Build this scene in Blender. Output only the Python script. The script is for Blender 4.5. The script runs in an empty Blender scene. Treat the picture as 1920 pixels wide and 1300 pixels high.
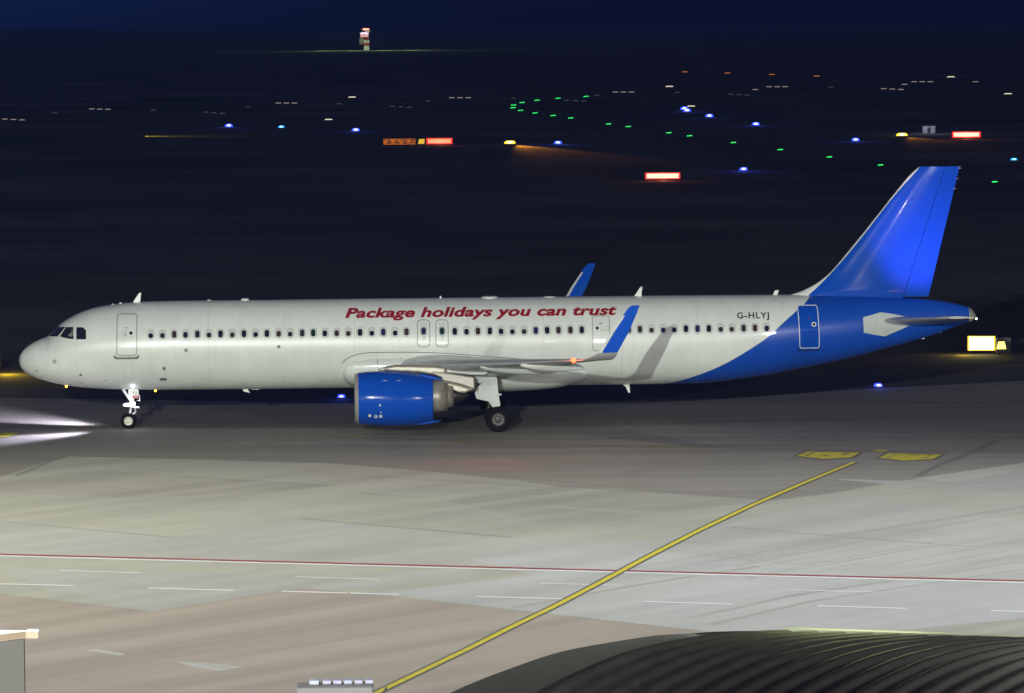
import bpy, bmesh, random
from math import *
from mathutils import Vector, Matrix
random.seed(7)
S = bpy.context.scene
COL = S.collection

# ------------------------------------------------------------------ camera
YAW, DIST, FPX, HC, ROLL = radians(2.0), 220.0, 8910.0, 18.55, radians(.45)
PITCH = atan(605/FPX)
C = Vector((22.9-DIST*sin(YAW), -DIST*cos(YAW), HC))
F0 = Vector((sin(YAW), cos(YAW), 0)); R0 = Vector((cos(YAW), -sin(YAW), 0)); Z = Vector((0, 0, 1))
FW = F0*cos(PITCH)-Z*sin(PITCH); U0 = F0*sin(PITCH)+Z*cos(PITCH)
RT = R0*cos(ROLL)-U0*sin(ROLL); UP = U0*cos(ROLL)+R0*sin(ROLL)
cam = bpy.data.cameras.new('camera'); camo = bpy.data.objects.new('camera', cam); COL.objects.link(camo)
cam.sensor_width = 36; cam.lens = FPX/1920*36; cam.clip_start = 1; cam.clip_end = 90000
camo.matrix_world = Matrix(((RT.x, UP.x, -FW.x, C.x), (RT.y, UP.y, -FW.y, C.y), (RT.z, UP.z, -FW.z, C.z), (0, 0, 0, 1)))
S.camera = camo
S.view_settings.view_transform = 'Standard'; S.view_settings.look = 'None'
S.view_settings.exposure = 0; S.view_settings.gamma = 1

# ------------------------------------------------------------------ world: night sky glow
w = bpy.data.worlds.new('World'); S.world = w; w.use_nodes = True
nt = w.node_tree; nt.nodes.clear()
wo = nt.nodes.new('ShaderNodeOutputWorld'); bg = nt.nodes.new('ShaderNodeBackground')
tc = nt.nodes.new('ShaderNodeTexCoord'); sp = nt.nodes.new('ShaderNodeSeparateXYZ')
nt.links.new(tc.outputs['Generated'], sp.inputs[0])
mx = nt.nodes.new('ShaderNodeMapRange'); nt.links.new(sp.outputs['X'], mx.inputs[0])
mx.inputs[1].default_value = -.075; mx.inputs[2].default_value = .11
rx = nt.nodes.new('ShaderNodeValToRGB'); nt.links.new(mx.outputs[0], rx.inputs[0])
rx.color_ramp.elements[0].color = (.0045, .017, .080, 1); rx.color_ramp.elements[1].color = (.0022, .0022, .003, 1)
e = rx.color_ramp.elements.new(.45); e.color = (.0014, .0026, .013, 1)
mz = nt.nodes.new('ShaderNodeMapRange'); nt.links.new(sp.outputs['Z'], mz.inputs[0])
mz.inputs[1].default_value = .02; mz.inputs[2].default_value = .35
mm = nt.nodes.new('ShaderNodeMix'); mm.data_type = 'RGBA'
nt.links.new(mz.outputs[0], mm.inputs[0]); nt.links.new(rx.outputs[0], mm.inputs[6]); mm.inputs[7].default_value = (.026, .028, .066, 1)
mh = nt.nodes.new('ShaderNodeMapRange'); nt.links.new(sp.outputs['Z'], mh.inputs[0]); mh.inputs[1].default_value = -.001; mh.inputs[2].default_value = .006; mh.inputs[3].default_value = .5; mh.inputs[4].default_value = 1.0
mv = nt.nodes.new('ShaderNodeVectorMath'); mv.operation = 'SCALE'; nt.links.new(mm.outputs[2], mv.inputs[0]); nt.links.new(mh.outputs[0], mv.inputs['Scale'])
nt.links.new(mv.outputs[0], bg.inputs[0]); bg.inputs[1].default_value = 1.0
nt.links.new(bg.outputs[0], wo.inputs[0])

# ------------------------------------------------------------------ floodlights (masts of the terminal, behind and beside the camera)
def lamp(name, loc, power, color, aim=None, size=60, blend=.5, radius=.5, parent=None):
    d = bpy.data.lights.new(name, 'SPOT' if aim else 'POINT'); o = bpy.data.objects.new(name, d); COL.objects.link(o)
    d.energy = power; d.color = color; d.shadow_soft_size = radius
    o.location = loc
    if aim:
        d.spot_size = radians(size); d.spot_blend = blend
        o.rotation_euler = (Vector(aim)-Vector(loc)).to_track_quat('-Z', 'Y').to_euler()
    if parent: o.parent = parent
    return o
WARM = (1, .97, .84); COOL = (.93, .97, 1.0)
KEYW = .80e6
lamp('floodlight', (-6, -221, 31), KEYW*1.15, (.95, 1, .90), (20, 0, 3), 36, .7, .5)
lamp('floodlight', (-60, -170, 27), KEYW*.20, (1, .98, .86), (12, -5, 4), 50, .6, .5)
lamp('floodlight', (70, -150, 24), KEYW*.16, (.95, .98, 1), (32, -5, 5), 50, .6, .4)
for tx, ty_, tz, tp_ in ((-46, -232, 13, 9e3), (-30, -236, 17, 1.4e4), (2, -240, 12, 7e3), (24, -246, 15, 9e3), (40, -238, 11, 1.1e4), (66, -242, 16, 8e3), (88, -236, 13, 7e3)):
    lamp('terminal_lamp', (tx, ty_, tz), tp_*2, (1, .98, .88), None, radius=.18)
# apron lamps, aimed down at the stands
lamp('floodlight', (-12, -50, 36), .62e5, (1, .985, .80), (0, -54, 0), 120, .55, .4)
lamp('floodlight', (56, -54, 36), .58e5, (.94, .96, 1), (46, -58, 0), 120, .55, .4)
lamp('floodlight', (2, -150, 30), .35e5, (1, .97, .90), (14, -40, 0), 50, .8, .4)
# night haze over the airfield
def haze():
    me = bpy.data.meshes.new('haze'); x0, x1, y0, y1, z0, z1 = -6000, 8000, -420, 16000, -1, 110
    v = [(x, y, z) for z in (z0, z1) for y in (y0, y1) for x in (x0, x1)]
    me.from_pydata(v, [], [(0, 2, 3, 1), (4, 5, 7, 6), (0, 1, 5, 4), (2, 6, 7, 3), (0, 4, 6, 2), (1, 3, 7, 5)])
    o = bpy.data.objects.new('haze', me); COL.objects.link(o); o['kind'] = 'stuff'; m = bpy.data.materials.new('haze_air'); m.use_nodes = True
    n = m.node_tree.nodes; n.clear(); pv = n.new('ShaderNodeVolumePrincipled'); out = n.new('ShaderNodeOutputMaterial')
    pv.inputs['Color'].default_value = (.19, .35, .92, 1); pv.inputs['Density'].default_value = .00006
    m.node_tree.links.new(pv.outputs[0], out.inputs['Volume']); me.materials.append(m)
haze()

# ------------------------------------------------------------------ projection helpers (pixel of the photograph -> place in the world)
def ray(u, v): return FW+RT*((u-960)/FPX)+UP*((650-v)/FPX)
def P(u, v, y=0.0):                       # point on the vertical plane y
    r = ray(u, v); t = (y-C.y)/r.y; return C+r*t
def G(u, v, z=0.0):                       # point on the ground
    r = ray(u, v); t = (z-C.z)/r.z; return C+r*t
def W(u, v, depth): return C+ray(u, v)*depth

# ------------------------------------------------------------------ materials
def mat(name, col, rough=.5, metal=0, coat=0, emis=None, estr=0, noise=0, nscale=3, spec=None, bump=0, bscale=20, nstretch=(1, 1, 1)):
    m = bpy.data.materials.new(name); m.use_nodes = True; n = m.node_tree.nodes; l = m.node_tree.links
    b = n['Principled BSDF']; b.inputs['Base Color'].default_value = (*col, 1)
    b.inputs['Roughness'].default_value = rough; b.inputs['Metallic'].default_value = metal
    if coat: b.inputs['Coat Weight'].default_value = coat; b.inputs['Coat Roughness'].default_value = .06
    if spec is not None: b.inputs['Specular IOR Level'].default_value = spec
    if emis: b.inputs['Emission Color'].default_value = (*emis, 1); b.inputs['Emission Strength'].default_value = estr
    if noise or bump:
        t = n.new('ShaderNodeTexCoord'); mp = n.new('ShaderNodeMapping'); mp.inputs['Scale'].default_value = nstretch
        l.new(t.outputs['Object'], mp.inputs[0])
    if noise:
        nz = n.new('ShaderNodeTexNoise'); nz.inputs['Scale'].default_value = nscale; nz.inputs['Detail'].default_value = 6
        l.new(mp.outputs[0], nz.inputs[0])
        r = n.new('ShaderNodeMapRange'); r.inputs[1].default_value = .3; r.inputs[2].default_value = .7
        r.inputs[3].default_value = 1-noise; r.inputs[4].default_value = 1+noise*.6
        l.new(nz.outputs[0], r.inputs[0])
        mu = n.new('ShaderNodeVectorMath'); mu.operation = 'SCALE'; mu.inputs[0].default_value = col
        l.new(r.outputs[0], mu.inputs['Scale']); l.new(mu.outputs[0], b.inputs['Base Color'])
    if bump:
        bz = n.new('ShaderNodeTexNoise'); bz.inputs['Scale'].default_value = bscale; bz.inputs['Detail'].default_value = 4
        l.new(mp.outputs[0], bz.inputs[0]); bn = n.new('ShaderNodeBump'); bn.inputs['Strength'].default_value = bump
        bn.inputs['Distance'].default_value = .05; l.new(bz.outputs[0], bn.inputs['Height']); l.new(bn.outputs[0], b.inputs['Normal'])
    return m
WHITE = (.70, .73, .68); BLUE = (.006, .066, .42)
M = {}
M['white'] = mat('white_paint', WHITE, .28, coat=.6, noise=.05, nscale=.9)
M['blue'] = mat('blue_paint', BLUE, .14, coat=.22, noise=.05, nscale=1.2, spec=.15)
M['blue'].node_tree.nodes['Principled BSDF'].inputs['Coat Roughness'].default_value = .03
M['grey'] = mat('light_grey_paint', (.50, .53, .51), .35, coat=.3, noise=.08, nscale=2)
M['wing'] = mat('wing_grey_paint', (.36, .38, .38), .32, coat=.3, noise=.10, nscale=1.5)
M['metal'] = mat('bare_metal', (.40, .38, .32), .30, metal=.55, noise=.12, nscale=4)
M['lip'] = mat('dull_metal', (.34, .34, .32), .4, metal=.25, noise=.06, nscale=3)
M['nozzle'] = mat('nozzle_metal', (.33, .31, .27), .36, metal=.35, noise=.12, nscale=4)
M['plug'] = mat('burnt_metal', (.10, .09, .085), .38, metal=.9, noise=.2, nscale=5)
M['dark'] = mat('dark_cavity', (.012, .012, .014), .6)
M['rubber'] = mat('tyre_rubber', (.007, .007, .008), .95, noise=.25, nscale=8, spec=.15)
M['rim'] = mat('cream_rim', (.62, .60, .50), .4, noise=.08, nscale=8)
M['dimrim'] = mat('dark_rim', (.035, .032, .03), .5, noise=.3, nscale=8)
M['strut'] = mat('strut_paint', (.72, .72, .72), .35, noise=.08, nscale=8)
M['line'] = mat('seam_line', (.10, .11, .10), .6)
M['frame'] = mat('door_outline', (.27, .32, .29), .4)
M['frame_dim'] = mat('hatch_outline', (.33, .36, .34), .4)
M['frame_white'] = mat('white_outline', (.62, .66, .68), .35)
M['red'] = mat('dark_red_lettering', (.29, .008, .022), .4)
M['ink'] = mat('black_lettering', (.012, .014, .018), .4)
M['redtag'] = mat('red_tag', (.30, .012, .02), .5)
M['plate'] = mat('scuff_plate', (.17, .18, .17), .45, metal=.3)
M['joint'] = mat('skin_joint_paint', (.56, .585, .545), .35, coat=.4)  # seam lines in a slightly greyer paint tone
M['glass'] = mat('cockpit_glass', (.012, .014, .022), .06, coat=1)
panes = [mat('cabin_pane', c, .12, coat=.6) for c in ((.012, .015, .03), (.03, .03, .04), (.045, .030, .022), (.012, .03, .03), (.02, .028, .09), (.05, .03, .035))]
M['surround'] = mat('window_surround', (.56, .58, .54), .3, coat=.4)
M['warmlamp'] = mat('amber_lamp', (.8, .4, .05), .4, emis=(1, .45, .05), estr=6)
M['whitelamp'] = mat('white_lamp', (.9, .9, 1), .4, emis=(.85, .85, 1), estr=14)
M['redlamp'] = mat('red_lamp', (.9, .1, .05), .4, emis=(1, .06, .02), estr=7)
M['redglow'] = mat('red_lens', (.8, .05, .02), .3, emis=(1, .05, .02), estr=1.6)

# ------------------------------------------------------------------ mesh helpers
def tag(o, label=None, cat=None, group=None, kind=None):
    if label: o['label'] = label
    if cat: o['category'] = cat
    if group: o['group'] = group
    if kind: o['kind'] = kind
    return o
def link(name, me, m, parent=None, smooth=False):
    o = bpy.data.objects.new(name, me); COL.objects.link(o)
    if m: me.materials.append(m)
    if parent: o.parent = parent
    if smooth:
        for p in me.polygons: p.use_smooth = True
    return o
def raw(name, verts, faces, m, parent=None, smooth=False):
    me = bpy.data.meshes.new(name); me.from_pydata([tuple(v) for v in verts], [], faces)
    bm = bmesh.new(); bm.from_mesh(me); bmesh.ops.recalc_face_normals(bm, faces=bm.faces); bm.to_mesh(me); bm.free()
    return link(name, me, m, parent, smooth)
def empty(name, loc=(0, 0, 0)):
    o = bpy.data.objects.new(name, None); COL.objects.link(o); o.location = loc; o.empty_display_size = .5; return o
class MB:
    def __init__(s): s.v = []; s.f = []
    def add(s, v, f):
        k = len(s.v); s.v += [tuple(p) for p in v]; s.f += [tuple(i+k for i in q) for q in f]; return s
    def box(s, x0, x1, y0, y1, z0, z1):
        v = [(x, y, z) for z in (z0, z1) for y in (y0, y1) for x in (x0, x1)]
        return s.add(v, [(0, 2, 3, 1), (4, 5, 7, 6), (0, 1, 5, 4), (2, 6, 7, 3), (0, 4, 6, 2), (1, 3, 7, 5)])
    def loft(s, rings, cap=True, closed=True):
        n = len(rings[0]); v = [p for r in rings for p in r]; f = []
        for i in range(len(rings)-1):
            for j in range(n if closed else n-1):
                k = (j+1) % n; f.append((i*n+j, i*n+k, (i+1)*n+k, (i+1)*n+j))
        if cap: f += [tuple(range(n)), tuple(range((len(rings)-1)*n, len(rings)*n))]
        return s.add(v, f)
    def tube(s, p, q, r, r2=None, n=14):
        p = Vector(p); q = Vector(q); d = (q-p).normalized(); a = d.orthogonal().normalized(); b = d.cross(a); r2 = r if r2 is None else r2
        return s.loft([[c+(a*cos(t)+b*sin(t))*rr for t in [2*pi*k/n for k in range(n)]] for c, rr in ((p, r), (q, r2))])
    def lathe(s, prof, c, axis='y', n=48, cap=False):
        rings = []
        for r, h in prof:
            ring = []
            for k in range(n):
                t = 2*pi*k/n
                if axis == 'y': ring.append((c[0]+r*cos(t), c[1]+h, c[2]+r*sin(t)))
                elif axis == 'x': ring.append((c[0]+h, c[1]+r*cos(t), c[2]+r*sin(t)))
                else: ring.append((c[0]+r*cos(t), c[1]+r*sin(t), c[2]+h))
            rings.append(ring)
        return s.loft(rings, cap)
    def build(s, name, m, parent=None, smooth=False, bevel=0):
        o = raw(name, s.v, s.f, m, parent, smooth)
        if bevel:
            md = o.modifiers.new('bevel', 'BEVEL'); md.width = bevel; md.segments = 2; md.limit_method = 'ANGLE'
        return o
def autosmooth(o, ang=35):
    me = o.data
    for p in me.polygons: p.use_smooth = True
    bm = bmesh.new(); bm.from_mesh(me)
    for e in bm.edges:
        if len(e.link_faces) == 2 and e.calc_face_angle(0) > radians(ang): e.smooth = False
    bm.to_mesh(me); bm.free(); return o
def pchip(pts):
    xs = [p[0] for p in pts]; ys = [p[1] for p in pts]; n = len(xs)
    d = [(ys[i+1]-ys[i])/(xs[i+1]-xs[i]) for i in range(n-1)]; m = [d[0]]
    for i in range(1, n-1): m.append(0 if d[i-1]*d[i] <= 0 else 2*d[i-1]*d[i]/(d[i-1]+d[i]))
    m.append(d[-1])
    def fn(x):
        if x <= xs[0]: return ys[0]
        if x >= xs[-1]: return ys[-1]
        i = 0
        while x > xs[i+1]: i += 1
        h = xs[i+1]-xs[i]; t = (x-xs[i])/h
        return (2*t**3-3*t*t+1)*ys[i]+(t**3-2*t*t+t)*h*m[i]+(-2*t**3+3*t*t)*ys[i+1]+(t**3-t*t)*h*m[i+1]
    return fn
def slab(name, pts, thick, m, parent=None, axis='y', y0=None, bevel=0):
    """prism of an (x,z) outline, thick along y, centred on y0"""
    a = [(p[0], y0-thick/2, p[1]) for p in pts]; b = [(p[0], y0+thick/2, p[1]) for p in pts]; n = len(pts)
    f = [tuple(range(n)), tuple(range(n, 2*n))]+[(i, (i+1) % n, n+(i+1) % n, n+i) for i in range(n)]
    o = raw(name, a+b, f, m, parent)
    if bevel:
        md = o.modifiers.new('bevel', 'BEVEL'); md.width = bevel; md.segments = 2; md.limit_method = 'ANGLE'
    return o

# ================================================================== GROUND
def ground_mat(name, col, noise=.2, big=.03, small=.5, rough=.8, tint=None, streak=0, angle=0, fine=.1):
    m = bpy.data.materials.new(name); m.use_nodes = True; n = m.node_tree.nodes; l = m.node_tree.links; b = n['Principled BSDF']
    b.inputs['Roughness'].default_value = rough
    t = n.new('ShaderNodeTexCoord'); mp = n.new('ShaderNodeMapping'); mp.inputs['Rotation'].default_value = (0, 0, angle)
    l.new(t.outputs['Object'], mp.inputs[0])
    def nz(scale, sx=1, sy=1, det=5):
        m2 = n.new('ShaderNodeMapping'); m2.inputs['Scale'].default_value = (sx, sy, 1); l.new(mp.outputs[0], m2.inputs[0])
        k = n.new('ShaderNodeTexNoise'); k.inputs['Scale'].default_value = scale; k.inputs['Detail'].default_value = det; l.new(m2.outputs[0], k.inputs[0]); return k
    def rng(src, a, b_, lo=.3, hi=.7):
        r = n.new('ShaderNodeMapRange'); r.inputs[1].default_value = lo; r.inputs[2].default_value = hi; r.inputs[3].default_value = a; r.inputs[4].default_value = b_
        l.new(src.outputs[0], r.inputs[0]); return r
    def mul(a, b_):
        k = n.new('ShaderNodeMath'); k.operation = 'MULTIPLY'; l.new(a.outputs[0], k.inputs[0]); l.new(b_.outputs[0], k.inputs[1]); return k
    v = mul(rng(nz(big), 1-noise, 1+noise), rng(nz(small), 1-noise*.35, 1+noise*.35))
    v = mul(v, rng(nz(12, det=2), 1-fine, 1+fine))
    if streak: v = mul(v, rng(nz(.5, .05, 1, 4), 1-streak, 1+streak*.4, .35, .65))
    if tint:
        mxn = n.new('ShaderNodeMix'); mxn.data_type = 'RGBA'; mxn.inputs[6].default_value = (*col, 1); mxn.inputs[7].default_value = (*tint, 1)
        l.new(rng(nz(big*1.7, det=3), 0, 1).outputs[0], mxn.inputs[0]); src = mxn.outputs[2]
    else:
        rgb = n.new('ShaderNodeRGB'); rgb.outputs[0].default_value = (*col, 1); src = rgb.outputs[0]
    s = n.new('ShaderNodeVectorMath'); s.operation = 'SCALE'; l.new(src, s.inputs[0]); l.new(v.outputs[0], s.inputs['Scale'])
    l.new(s.outputs[0], b.inputs['Base Color'])
    return m
_lvl = [0]
def sheet(name, pts, m, z=None, px=True, parent=None):
    if z is None: _lvl[0] += 1; z = .0005*_lvl[0]
    ps = [G(*p) for p in pts] if px else pts
    o = raw(name, [(p[0], p[1], z) for p in ps], [tuple(range(len(ps)))], m, parent)
    if o.data.polygons[0].normal.z < 0:
        bm = bmesh.new(); bm.from_mesh(o.data); bmesh.ops.reverse_faces(bm, faces=bm.faces); bm.to_mesh(o.data); bm.free()
    if not parent: tag(o, kind='structure')
    return o
g_grass = ground_mat('dark_grass', (.085, .068, .060), .95, .02, .12, .95, tint=(.030, .034, .030), streak=.35)
g_shoulder_shadow = ground_mat('shoulder_shadow_asphalt', (.035, .034, .045), .2, .05, .4, .85)
g_asphalt = ground_mat('taxiway_asphalt', (.25, .23, .20), .14, .05, .5, .8, streak=.16, angle=radians(4), fine=.06)
g_asphalt2 = ground_mat('old_asphalt', (.25, .235, .205), .12, .05, .5, .8, streak=.12, angle=radians(4))
g_conc = ground_mat('apron_concrete', (.39, .385, .33), .12, .04, .4, .8, tint=(.36, .365, .305), streak=.11, angle=radians(-49), fine=.03)
g_conc2 = ground_mat('pale_concrete', (.405, .405, .39), .11, .04, .4, .8, tint=(.41, .415, .41), streak=.10, angle=radians(-49), fine=.03)
g_conc3 = ground_mat('worn_concrete', (.355, .35, .30), .09, .05, .4, .8, streak=.18, angle=radians(-49), fine=.03)
g_conc4 = ground_mat('cool_concrete', (.375, .375, .35), .11, .05, .4, .8, streak=.11, angle=radians(-49), fine=.03)
g_brown = ground_mat('brown_asphalt', (.355, .305, .265), .08, .05, .5, .85, tint=(.33, .285, .24), streak=.18, angle=radians(-49), fine=.04)
g_patch = ground_mat('repair_patch', (.46, .46, .44), .05, .2, 2, .8)
g_white = mat('white_road_paint', (.75, .76, .78), .6, noise=.08, nscale=2)
g_yellow = mat('yellow_road_paint', (.62, .52, .04), .6, noise=.12, nscale=2)
g_yellowdim = mat('worn_yellow_paint', (.24, .21, .09), .7, noise=.3, nscale=1.5)
g_redp = mat('red_road_paint', (.30, .045, .04), .6, noise=.1, nscale=2)
g_edge = mat('dark_marking_border', (.10, .105, .075), .7)
g_joint = mat('slab_joint', (.27, .27, .23), .8)
g_joint2 = mat('tar_joint', (.16, .155, .135), .8)

grass = raw('grass_ground', [(-5900, -400, 0), (7900, -400, 0), (7900, 40000, 0), (-5900, 40000, 0)], [(0, 1, 2, 3)], g_grass)
tag(grass, kind='structure')
# taxiway and apron, laid back to front
sheet('shoulder_and_shadow', [(-700, 722), (0, 728), (700, 722), (1350, 707), (1920, 687), (2600, 660), (2600, 960), (-700, 960)], g_shoulder_shadow)  # shoulder strip; its dark tone also paints the jet's shadow band
sheet('taxiway', [(-700, 741), (0, 746), (560, 755), (1000, 762), (1300, 752), (1600, 731), (1920, 714), (2600, 688), (2600, 960), (-700, 960)], g_asphalt)
sheet('taxiway_lane', [(-700, 838), (0, 834), (960, 840), (1500, 846), (1640, 850), (1920, 852), (2500, 850), (2500, 1000), (-700, 1000)], g_asphalt2)
sheet('apron', [(-500, 985), (0, 893), (60, 874), (130, 856), (330, 860), (620, 869), (800, 884), (960, 900), (1040, 912), (1240, 926), (1440, 940), (1560, 925), (1720, 897), (1920, 868), (2500, 780), (2500, 1500), (-500, 1500)], g_conc)
sheet('apron_slab', [(-300, 905), (0, 905), (90, 893), (200, 882), (330, 893), (620, 911), (540, 920), (240, 935), (0, 922), (-300, 925)], g_conc3)
sheet('apron_slab', [(660, 922), (960, 945), (1240, 968), (1040, 985), (830, 938), (700, 930)], g_conc3)
sheet('apron_slab', [(820, 937), (960, 918), (1040, 912), (1230, 927), (1440, 941), (1250, 960), (1080, 952)], g_conc3)
sheet('apron_slab', [(-300, 960), (0, 978), (330, 1009), (560, 975), (960, 1010), (1240, 1030), (880, 1064), (0, 1040), (-300, 1030)], g_conc4)
sheet('apron_slab', [(1240, 1013), (1440, 965), (1600, 930), (1760, 955), (1920, 978), (2300, 1010), (2300, 1110), (1920, 1090), (1620, 1078), (1240, 1052), (960, 1010)], g_conc4)
sheet('apron_slab', [(880, 1050), (1120, 1020), (1400, 1052), (1640, 1080), (1920, 1090), (2400, 1120), (2400, 1250), (1500, 1200), (1310, 1183), (960, 1143), (700, 1112), (1000, 1080)], g_conc2)
sheet('apron_slab', [(0, 1064), (300, 1072), (560, 1080), (1010, 1068), (700, 1104), (565, 1103), (285, 1147), (90, 1108)], g_conc4)
sheet('apron_slab', [(1560, 898), (1790, 905), (1920, 880), (2200, 850), (2200, 940), (1920, 925), (1720, 915)], g_conc4)
sheet('apron_slab', [(1640, 1186), (1920, 1160), (2300, 1140), (2300, 1260), (1700, 1215)], g_conc3)
sheet('service_apron', [(-500, 1075), (0, 1115), (140, 1131), (285, 1147), (420, 1126), (565, 1103), (760, 1122), (960, 1145), (1130, 1163), (1310, 1183), (1500, 1205), (1900, 1330), (1900, 1500), (-500, 1500)], g_brown)
sheet('apron_patch', [(330, 1241), (380, 1243), (455, 1251), (410, 1259), (360, 1251)], g_patch)
sheet('apron_patch', [(162, 1220), (180, 1218), (235, 1227), (225, 1230)], g_patch)
ZM = .0005*(_lvl[0]+1)
_ln = [0]
def line(name, pts, wpx, m, z, widths=None):
    """painted line of real width along ground points given as pixels"""
    if name in ('slab_joint', 'tyre_trail', 'taxiway_line'): _ln[0] += 1; z += .0001*_ln[0]
    else: z += .005
    ps = [G(*p) for p in pts]; L = []; Rr = []
    for i, p in enumerate(ps):
        a = ps[max(i-1, 0)]; b = ps[min(i+1, len(ps)-1)]; d = Vector((b.x-a.x, b.y-a.y, 0)).normalized(); nn = Vector((-d.y, d.x, 0))*(wpx/2)
        L.append(p+nn); Rr.append(p-nn)
    v = [(p.x, p.y, z) for p in L+Rr]; n = len(ps)
    o = raw(name, v, [(i, i+1, n+i+1, n+i) for i in range(n-1)], m)
    bm = bmesh.new(); bm.from_mesh(o.data)
    for f in bm.faces:
        if f.normal.z < 0: f.normal_flip()
    bm.to_mesh(o.data); bm.free(); tag(o, kind='structure'); return o
# joints between slabs and old tar seams
for pts, m_, w_ in (([(0, 893), (130, 856), (620, 869)], g_joint, .12), ([(0, 978), (330, 1009)], g_joint, .12), ([(560, 972), (960, 1008)], g_joint, .10),
                    ([(620, 911), (330, 893)], g_joint, .10), ([(-50, 1109), (285, 1147), (565, 1103), (960, 1145), (1310, 1183)], g_joint, .08),
                    ([(1370, 989), (1620, 1010), (1830, 1026)], g_joint, .12), ([(1700, 898), (1910, 924)], g_joint, .10),
                    ([(960, 900), (1200, 922), (1500, 944)], g_conc2, .14), ([(700, 893), (860, 903), (1060, 915)], g_conc3, .12),
                    ([(1720, 893), (1760, 872), (1830, 845), (1870, 826)], g_joint2, .35), ([(30, 893), (115, 858)], g_asphalt2, .2),
                    ([(290, 1232), (460, 1258), (640, 1284)], g_joint, .05), ([(820, 1206), (930, 1215), (1050, 1226)], g_joint, .05)):
    line('slab_joint', pts, w_, m_, ZM)
for k in range(9):
    u = 1060+k*95; v0 = 1070-k*4
    line('slab_joint', [(u, v0+20), (u+330, v0-42)], .05, g_conc4, ZM)
ZM += .0006
# tyre trails across the stands
for pts in ([(1340, 1052), (1600, 1000), (1920, 948)], [(1380, 1062), (1640, 1008), (1920, 958)], [(1290, 1160), (1480, 1118), (1920, 1052)], [(1330, 1172), (1520, 1128), (1920, 1066)],
            [(960, 1140), (1180, 1100), (1420, 1062)], [(1450, 1075), (1700, 1030)], [(1400, 1085), (1760, 1020)]):
    line('tyre_trail', pts, .26, g_conc3 if pts[0][0] < 1000 else g_conc4, ZM)
ZM += .0006
# long painted lines
line('apron_edge_line', [(-100, 1037.5), (0, 1040), (960, 1065.5), (1920, 1090), (2050, 1094)], .30, g_redp, ZM)
line('apron_edge_line', [(-100, 1041), (0, 1043.2), (960, 1068.8), (1920, 1093.2), (2050, 1097)], .30, g_white, ZM+.0006)
for (a, b, c, d) in ((112, 1070.5, 264, 1075), (553, 1082.5, 710, 1087), (1012, 1094.5, 1170, 1099), (1482, 1107, 1646, 1111.5)):
    line('lane_dash', [(a, b), (c, d)], .16, g_white, ZM)
for (a, b, c, d) in ((-60, 1094.5, 138, 1099), (279, 1103.3, 439, 1108), (528, 1109.5, 652, 1113), (656, 1113, 748, 1116), (894, 1119.5, 1056, 1124), (1207, 1129, 1374, 1134), (1533, 1137, 1700, 1142), (1858, 1146, 2000, 1150)):
    line('lane_dash', [(a, b), (c, d)], .24, g_white, ZM)
ty = [(1601, 867.3), (1510, 905), (1410, 948), (1310, 995.5), (1210, 1047), (1110, 1101), (1035, 1140), (960, 1176), (880, 1216.5), (750, 1279), (640, 1332)]
line('taxi_line_border', ty, .40, g_edge, ZM+.0012)
line('taxi_line', ty, .21, g_yellow, ZM+.0018)
# faint taxiway lines
line('taxiway_line', [(-100, 801), (250, 800), (640, 800.5), (1000, 797), (1300, 793), (1600, 785), (1920, 776)], .14, g_yellowdim, ZM)
line('taxiway_line', [(500, 816), (700, 821), (900, 829), (1300, 839), (1700, 847), (1920, 850)], .16, g_yellowdim, ZM)
line('taxiway_line', [(640, 817), (760, 826), (960, 831), (1300, 838)], .10, g_yellow, ZM+.001)
line('taxiway_line', [(0, 727.5), (300, 728), (640, 725), (1500, 703), (1920, 686)], .25, g_joint, ZM)
ZM += .005
def hex_mark(pts, blocks):
    e_ = empty('stand_marking', G(*pts[0])); e_.location.z = 0
    def inner(pp, z, name, m):
        q = [G(*p) for p in pp]; o = raw(name, [(p.x-e_.location.x, p.y-e_.location.y, z) for p in q], [tuple(range(len(q)))], m, e_)
        if o.data.polygons[0].normal.z < 0: o.data.flip_normals()
        return o
    c = (sum(p[0] for p in pts)/len(pts), sum(p[1] for p in pts)/len(pts))
    inner([(c[0]+(p[0]-c[0])*1.10, c[1]+(p[1]-c[1])*1.18) for p in pts], ZM+.0006, 'border', g_edge)
    inner(pts, ZM+.0012, 'yellow_field', g_yellow)
    for (a, b, w_, h_) in blocks: inner([(a, b), (a+w_, b), (a+w_-4, b+h_), (a-4, b+h_)], ZM+.0018, 'dark_glyph', M['ink'])
    e_['kind'] = 'structure'
hex_mark([(1494, 855.5), (1513, 847.5), (1613, 849.5), (1596, 858.5), (1542, 861.5)], ((1522, 849.2, 8, 1.2), (1517, 851.5, 9, 1.2), (1511, 854, 9, 1.2), (1584, 849.8, 11, 1.3), (1580, 852.6, 11, 1.2), (1543, 855, 15, 1.3)))
hex_mark([(1648, 859), (1666, 850.5), (1766, 853), (1750, 861.5), (1693, 865)], ((1672, 853, 9, 1.2), (1664, 857.6, 10, 1.2), (1710, 853, 14, 1.2), (1740, 853.5, 11, 1.2), (1732, 858.5, 12, 1.3)))
hex_mark([(-70, 817), (-50, 811.5), (38, 812), (14, 820), (-30, 822)], ((-2, 812.8, 14, 1.2), (-8, 815.4, 14, 1.2)))
line('taxiway_line', [(1644, 847.5), (1658, 845.2)], .5, g_yellow, ZM+.005)

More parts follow.
